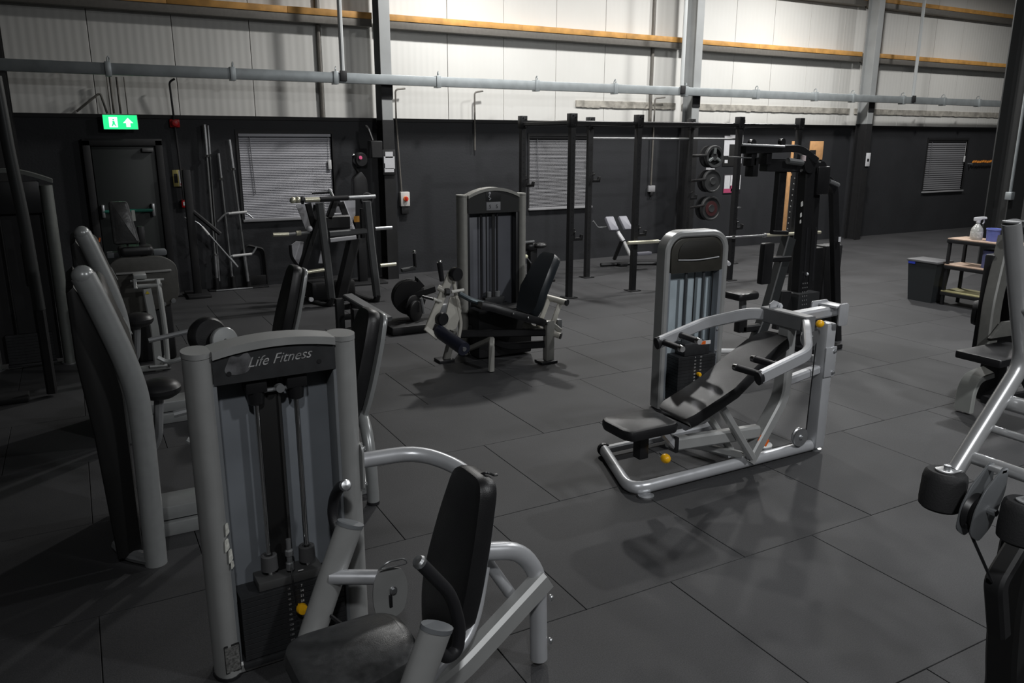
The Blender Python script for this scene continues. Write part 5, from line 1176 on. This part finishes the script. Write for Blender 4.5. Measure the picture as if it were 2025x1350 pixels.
MB().beam([jv((0.033,-0.120,1.070)), jv((-0.122,-0.150,0.994)), jv((-0.063,-0.150,0.825))], .04, .05, .03, (0, 1, 0)).build('cable_arm', BLACKM, J_)
JB = mat('lower_post_black', (.010, .010, .010), .5)
MB().beam([jv((0.086,-0.100,1.077)), jv((0.077,-0.100,0.846)), jv((0.109,-0.100,0.655)), jv((0.134,-0.100,0.562)), (jv((0.134,-0.100,0.562))[0], jv((0.134,-0.100,0.562))[1], .02)], .085, .09, .05, (0, 1, 0), .12).build('lower_post', JB, J_)
MB().bb((-.10, -.6, 0), (.5, .2, .05), .01).build('base_frame', JB, J_)
MB().beam([V(pts[2]), (.12, .30, 1.2), (.25, .25, .03)], .05, .05, .1, (0, 1, 0)).build('rear_post', JB, J_)
MB().beam([V(pts[2])+off, (.12, -.26, 1.2), (.25, -.25, .03)], .05, .05, .1, (0, 1, 0)).build('rear_post', JB, J_)
MB().beam([(.05, .0, .95), (.16, .3, 1.0)], .05, .05, 0).build('post_link', JB, J_)

# ------------------------------------------------------------- cleaning station on the right
sh = thing('cleaning_shelf', 'black open shelf unit with pale wooden boards by the dark column', 'shelf', (10.12, 5.85, 0), 0)
for u in (-.17, .17):
    for v in (-.45, .42): MB().bb((u-.018, v-.018, 0), (u+.018, v+.018, .88), .003).build('leg', BLACK, sh)
SHB = [mat('shelf_board', (.50, .36, .27), .55, noise=.15), mat('shelf_board', (.5, .36, .27), .55), mat('shelf_board_yellow', (.34, .31, .16), .6, noise=.15)]
for z, m_ in ((.86, SHB[0]), (.52, SHB[1]), (.17, SHB[2])):
    MB().bb((-.20, -.48, z-.04), (.20, .45, z+.005), .004).build('shelf_frame', BLACK, sh)
    MB().bb((-.195, -.475, z+.006), (.195, .445, z+.022), .003).build('shelf_board', m_, sh)
bt = thing('spray_bottle', 'clear spray bottle with white trigger on the top of the shelf', 'bottle', (10.08, 6.02, .882), 0)
TR = mat('clear_plastic', (.42, .42, .40), .2, 0, noise=.2, nscale=12)
MB().lathe([(0, 0), (.068, 0), (.072, .01), (.072, .11), (.066, .14), (.045, .17), (.022, .20), (.022, .215), (0, .216)], (0, 0, 0), (0, 0, 1), 20).build('bottle_body', TR, bt)
MB().lathe([(.0725, .03), (.0735, .035), (.0735, .10), (.0725, .105)], (0, 0, 0), (0, 0, 1), 20).build('bottle_label', mat('label_offwhite', (.5, .5, .48), .6, noise=.3, nscale=40), bt)
MB().cyl((0, 0, .214), (0, 0, .24), .026, seg=14).build('collar', PAPER, bt)
MB().plate(smooth_poly([(-.045, .0), (-.045, .045), (.06, .06), (.10, .055), (.105, .03), (.05, .025), (.03, 0)], .012, 3), (-.0, .012, .235), (.5, -.85, 0), (0, 0, 1), .028, .006).build('spray_head', PAPER, bt)
MB().tube([(.03, -.05, .255), (.035, -.055, .23), (.025, -.045, .20)], .008, .02, 6).build('trigger', PAPER, bt)
tub = thing('blue_tub', 'blue plastic wipes tub beside the spray bottle on the shelf', 'tub', (10.10, 5.82, .882), 0)
MB().lathe([(0, 0), (.070, 0), (.080, .15), (.074, .15), (.066, .01), (0, .01)], (0, 0, 0), (0, 0, 1), 24).build('tub_body', BLUE, tub)
MB().lathe([(.080, .14), (.086, .142), (.086, .158), (.074, .158), (.074, .142)], (0, 0, 0), (0, 0, 1), 24).build('tub_rim', mat('rim_blue', (.18, .22, .55), .45), tub)
tub2 = thing('blue_paper_roll', 'blue paper roll on the middle board of the shelf', 'paper roll', (10.12, 5.80, .542), 0)
MB().lathe([(.028, 0), (.11, 0), (.11, .22), (.028, .22)], (0, 0, 0), (0, 0, 1), 26).build('roll', mat('roll_blue', (.13, .15, .32), .9, bump=.1), tub2)
MB().lathe([(.022, -.0), (.028, .0), (.028, .222), (.022, .222)], (0, 0, 0), (0, 0, 1), 16).build('core', mat('card', (.3, .22, .14), .8), tub2)
bn = thing('waste_bin', 'grey rectangular waste bin with blue tag beside the shelf', 'bin', (10.02, 6.56, 0), 0)
BING = mat('bin_grey', (.022, .025, .027), .45)
vs = []; 
for z, a_, b_ in ((0, .13, .17), (.53, .16, .21)): vs += [(-a_, -b_, z), (a_, -b_, z), (a_, b_, z), (-a_, b_, z)]
MB().add(vs, [(3, 2, 1, 0), (0, 1, 5, 4), (1, 2, 6, 5), (2, 3, 7, 6), (3, 0, 4, 7), (4, 5, 6, 7)]).build('bin_body', BING, bn)
MB().bb((-.175, -.225, .53), (.175, .225, .56), .006).build('lid', mat('lid_grey', (.14, .14, .145), .45), bn)
MB().bb((-.170, .10, .495), (-.16, .20, .528), .003).build('blue_tag', mat('tag_blue', (.03, .06, .5), .5), bn)
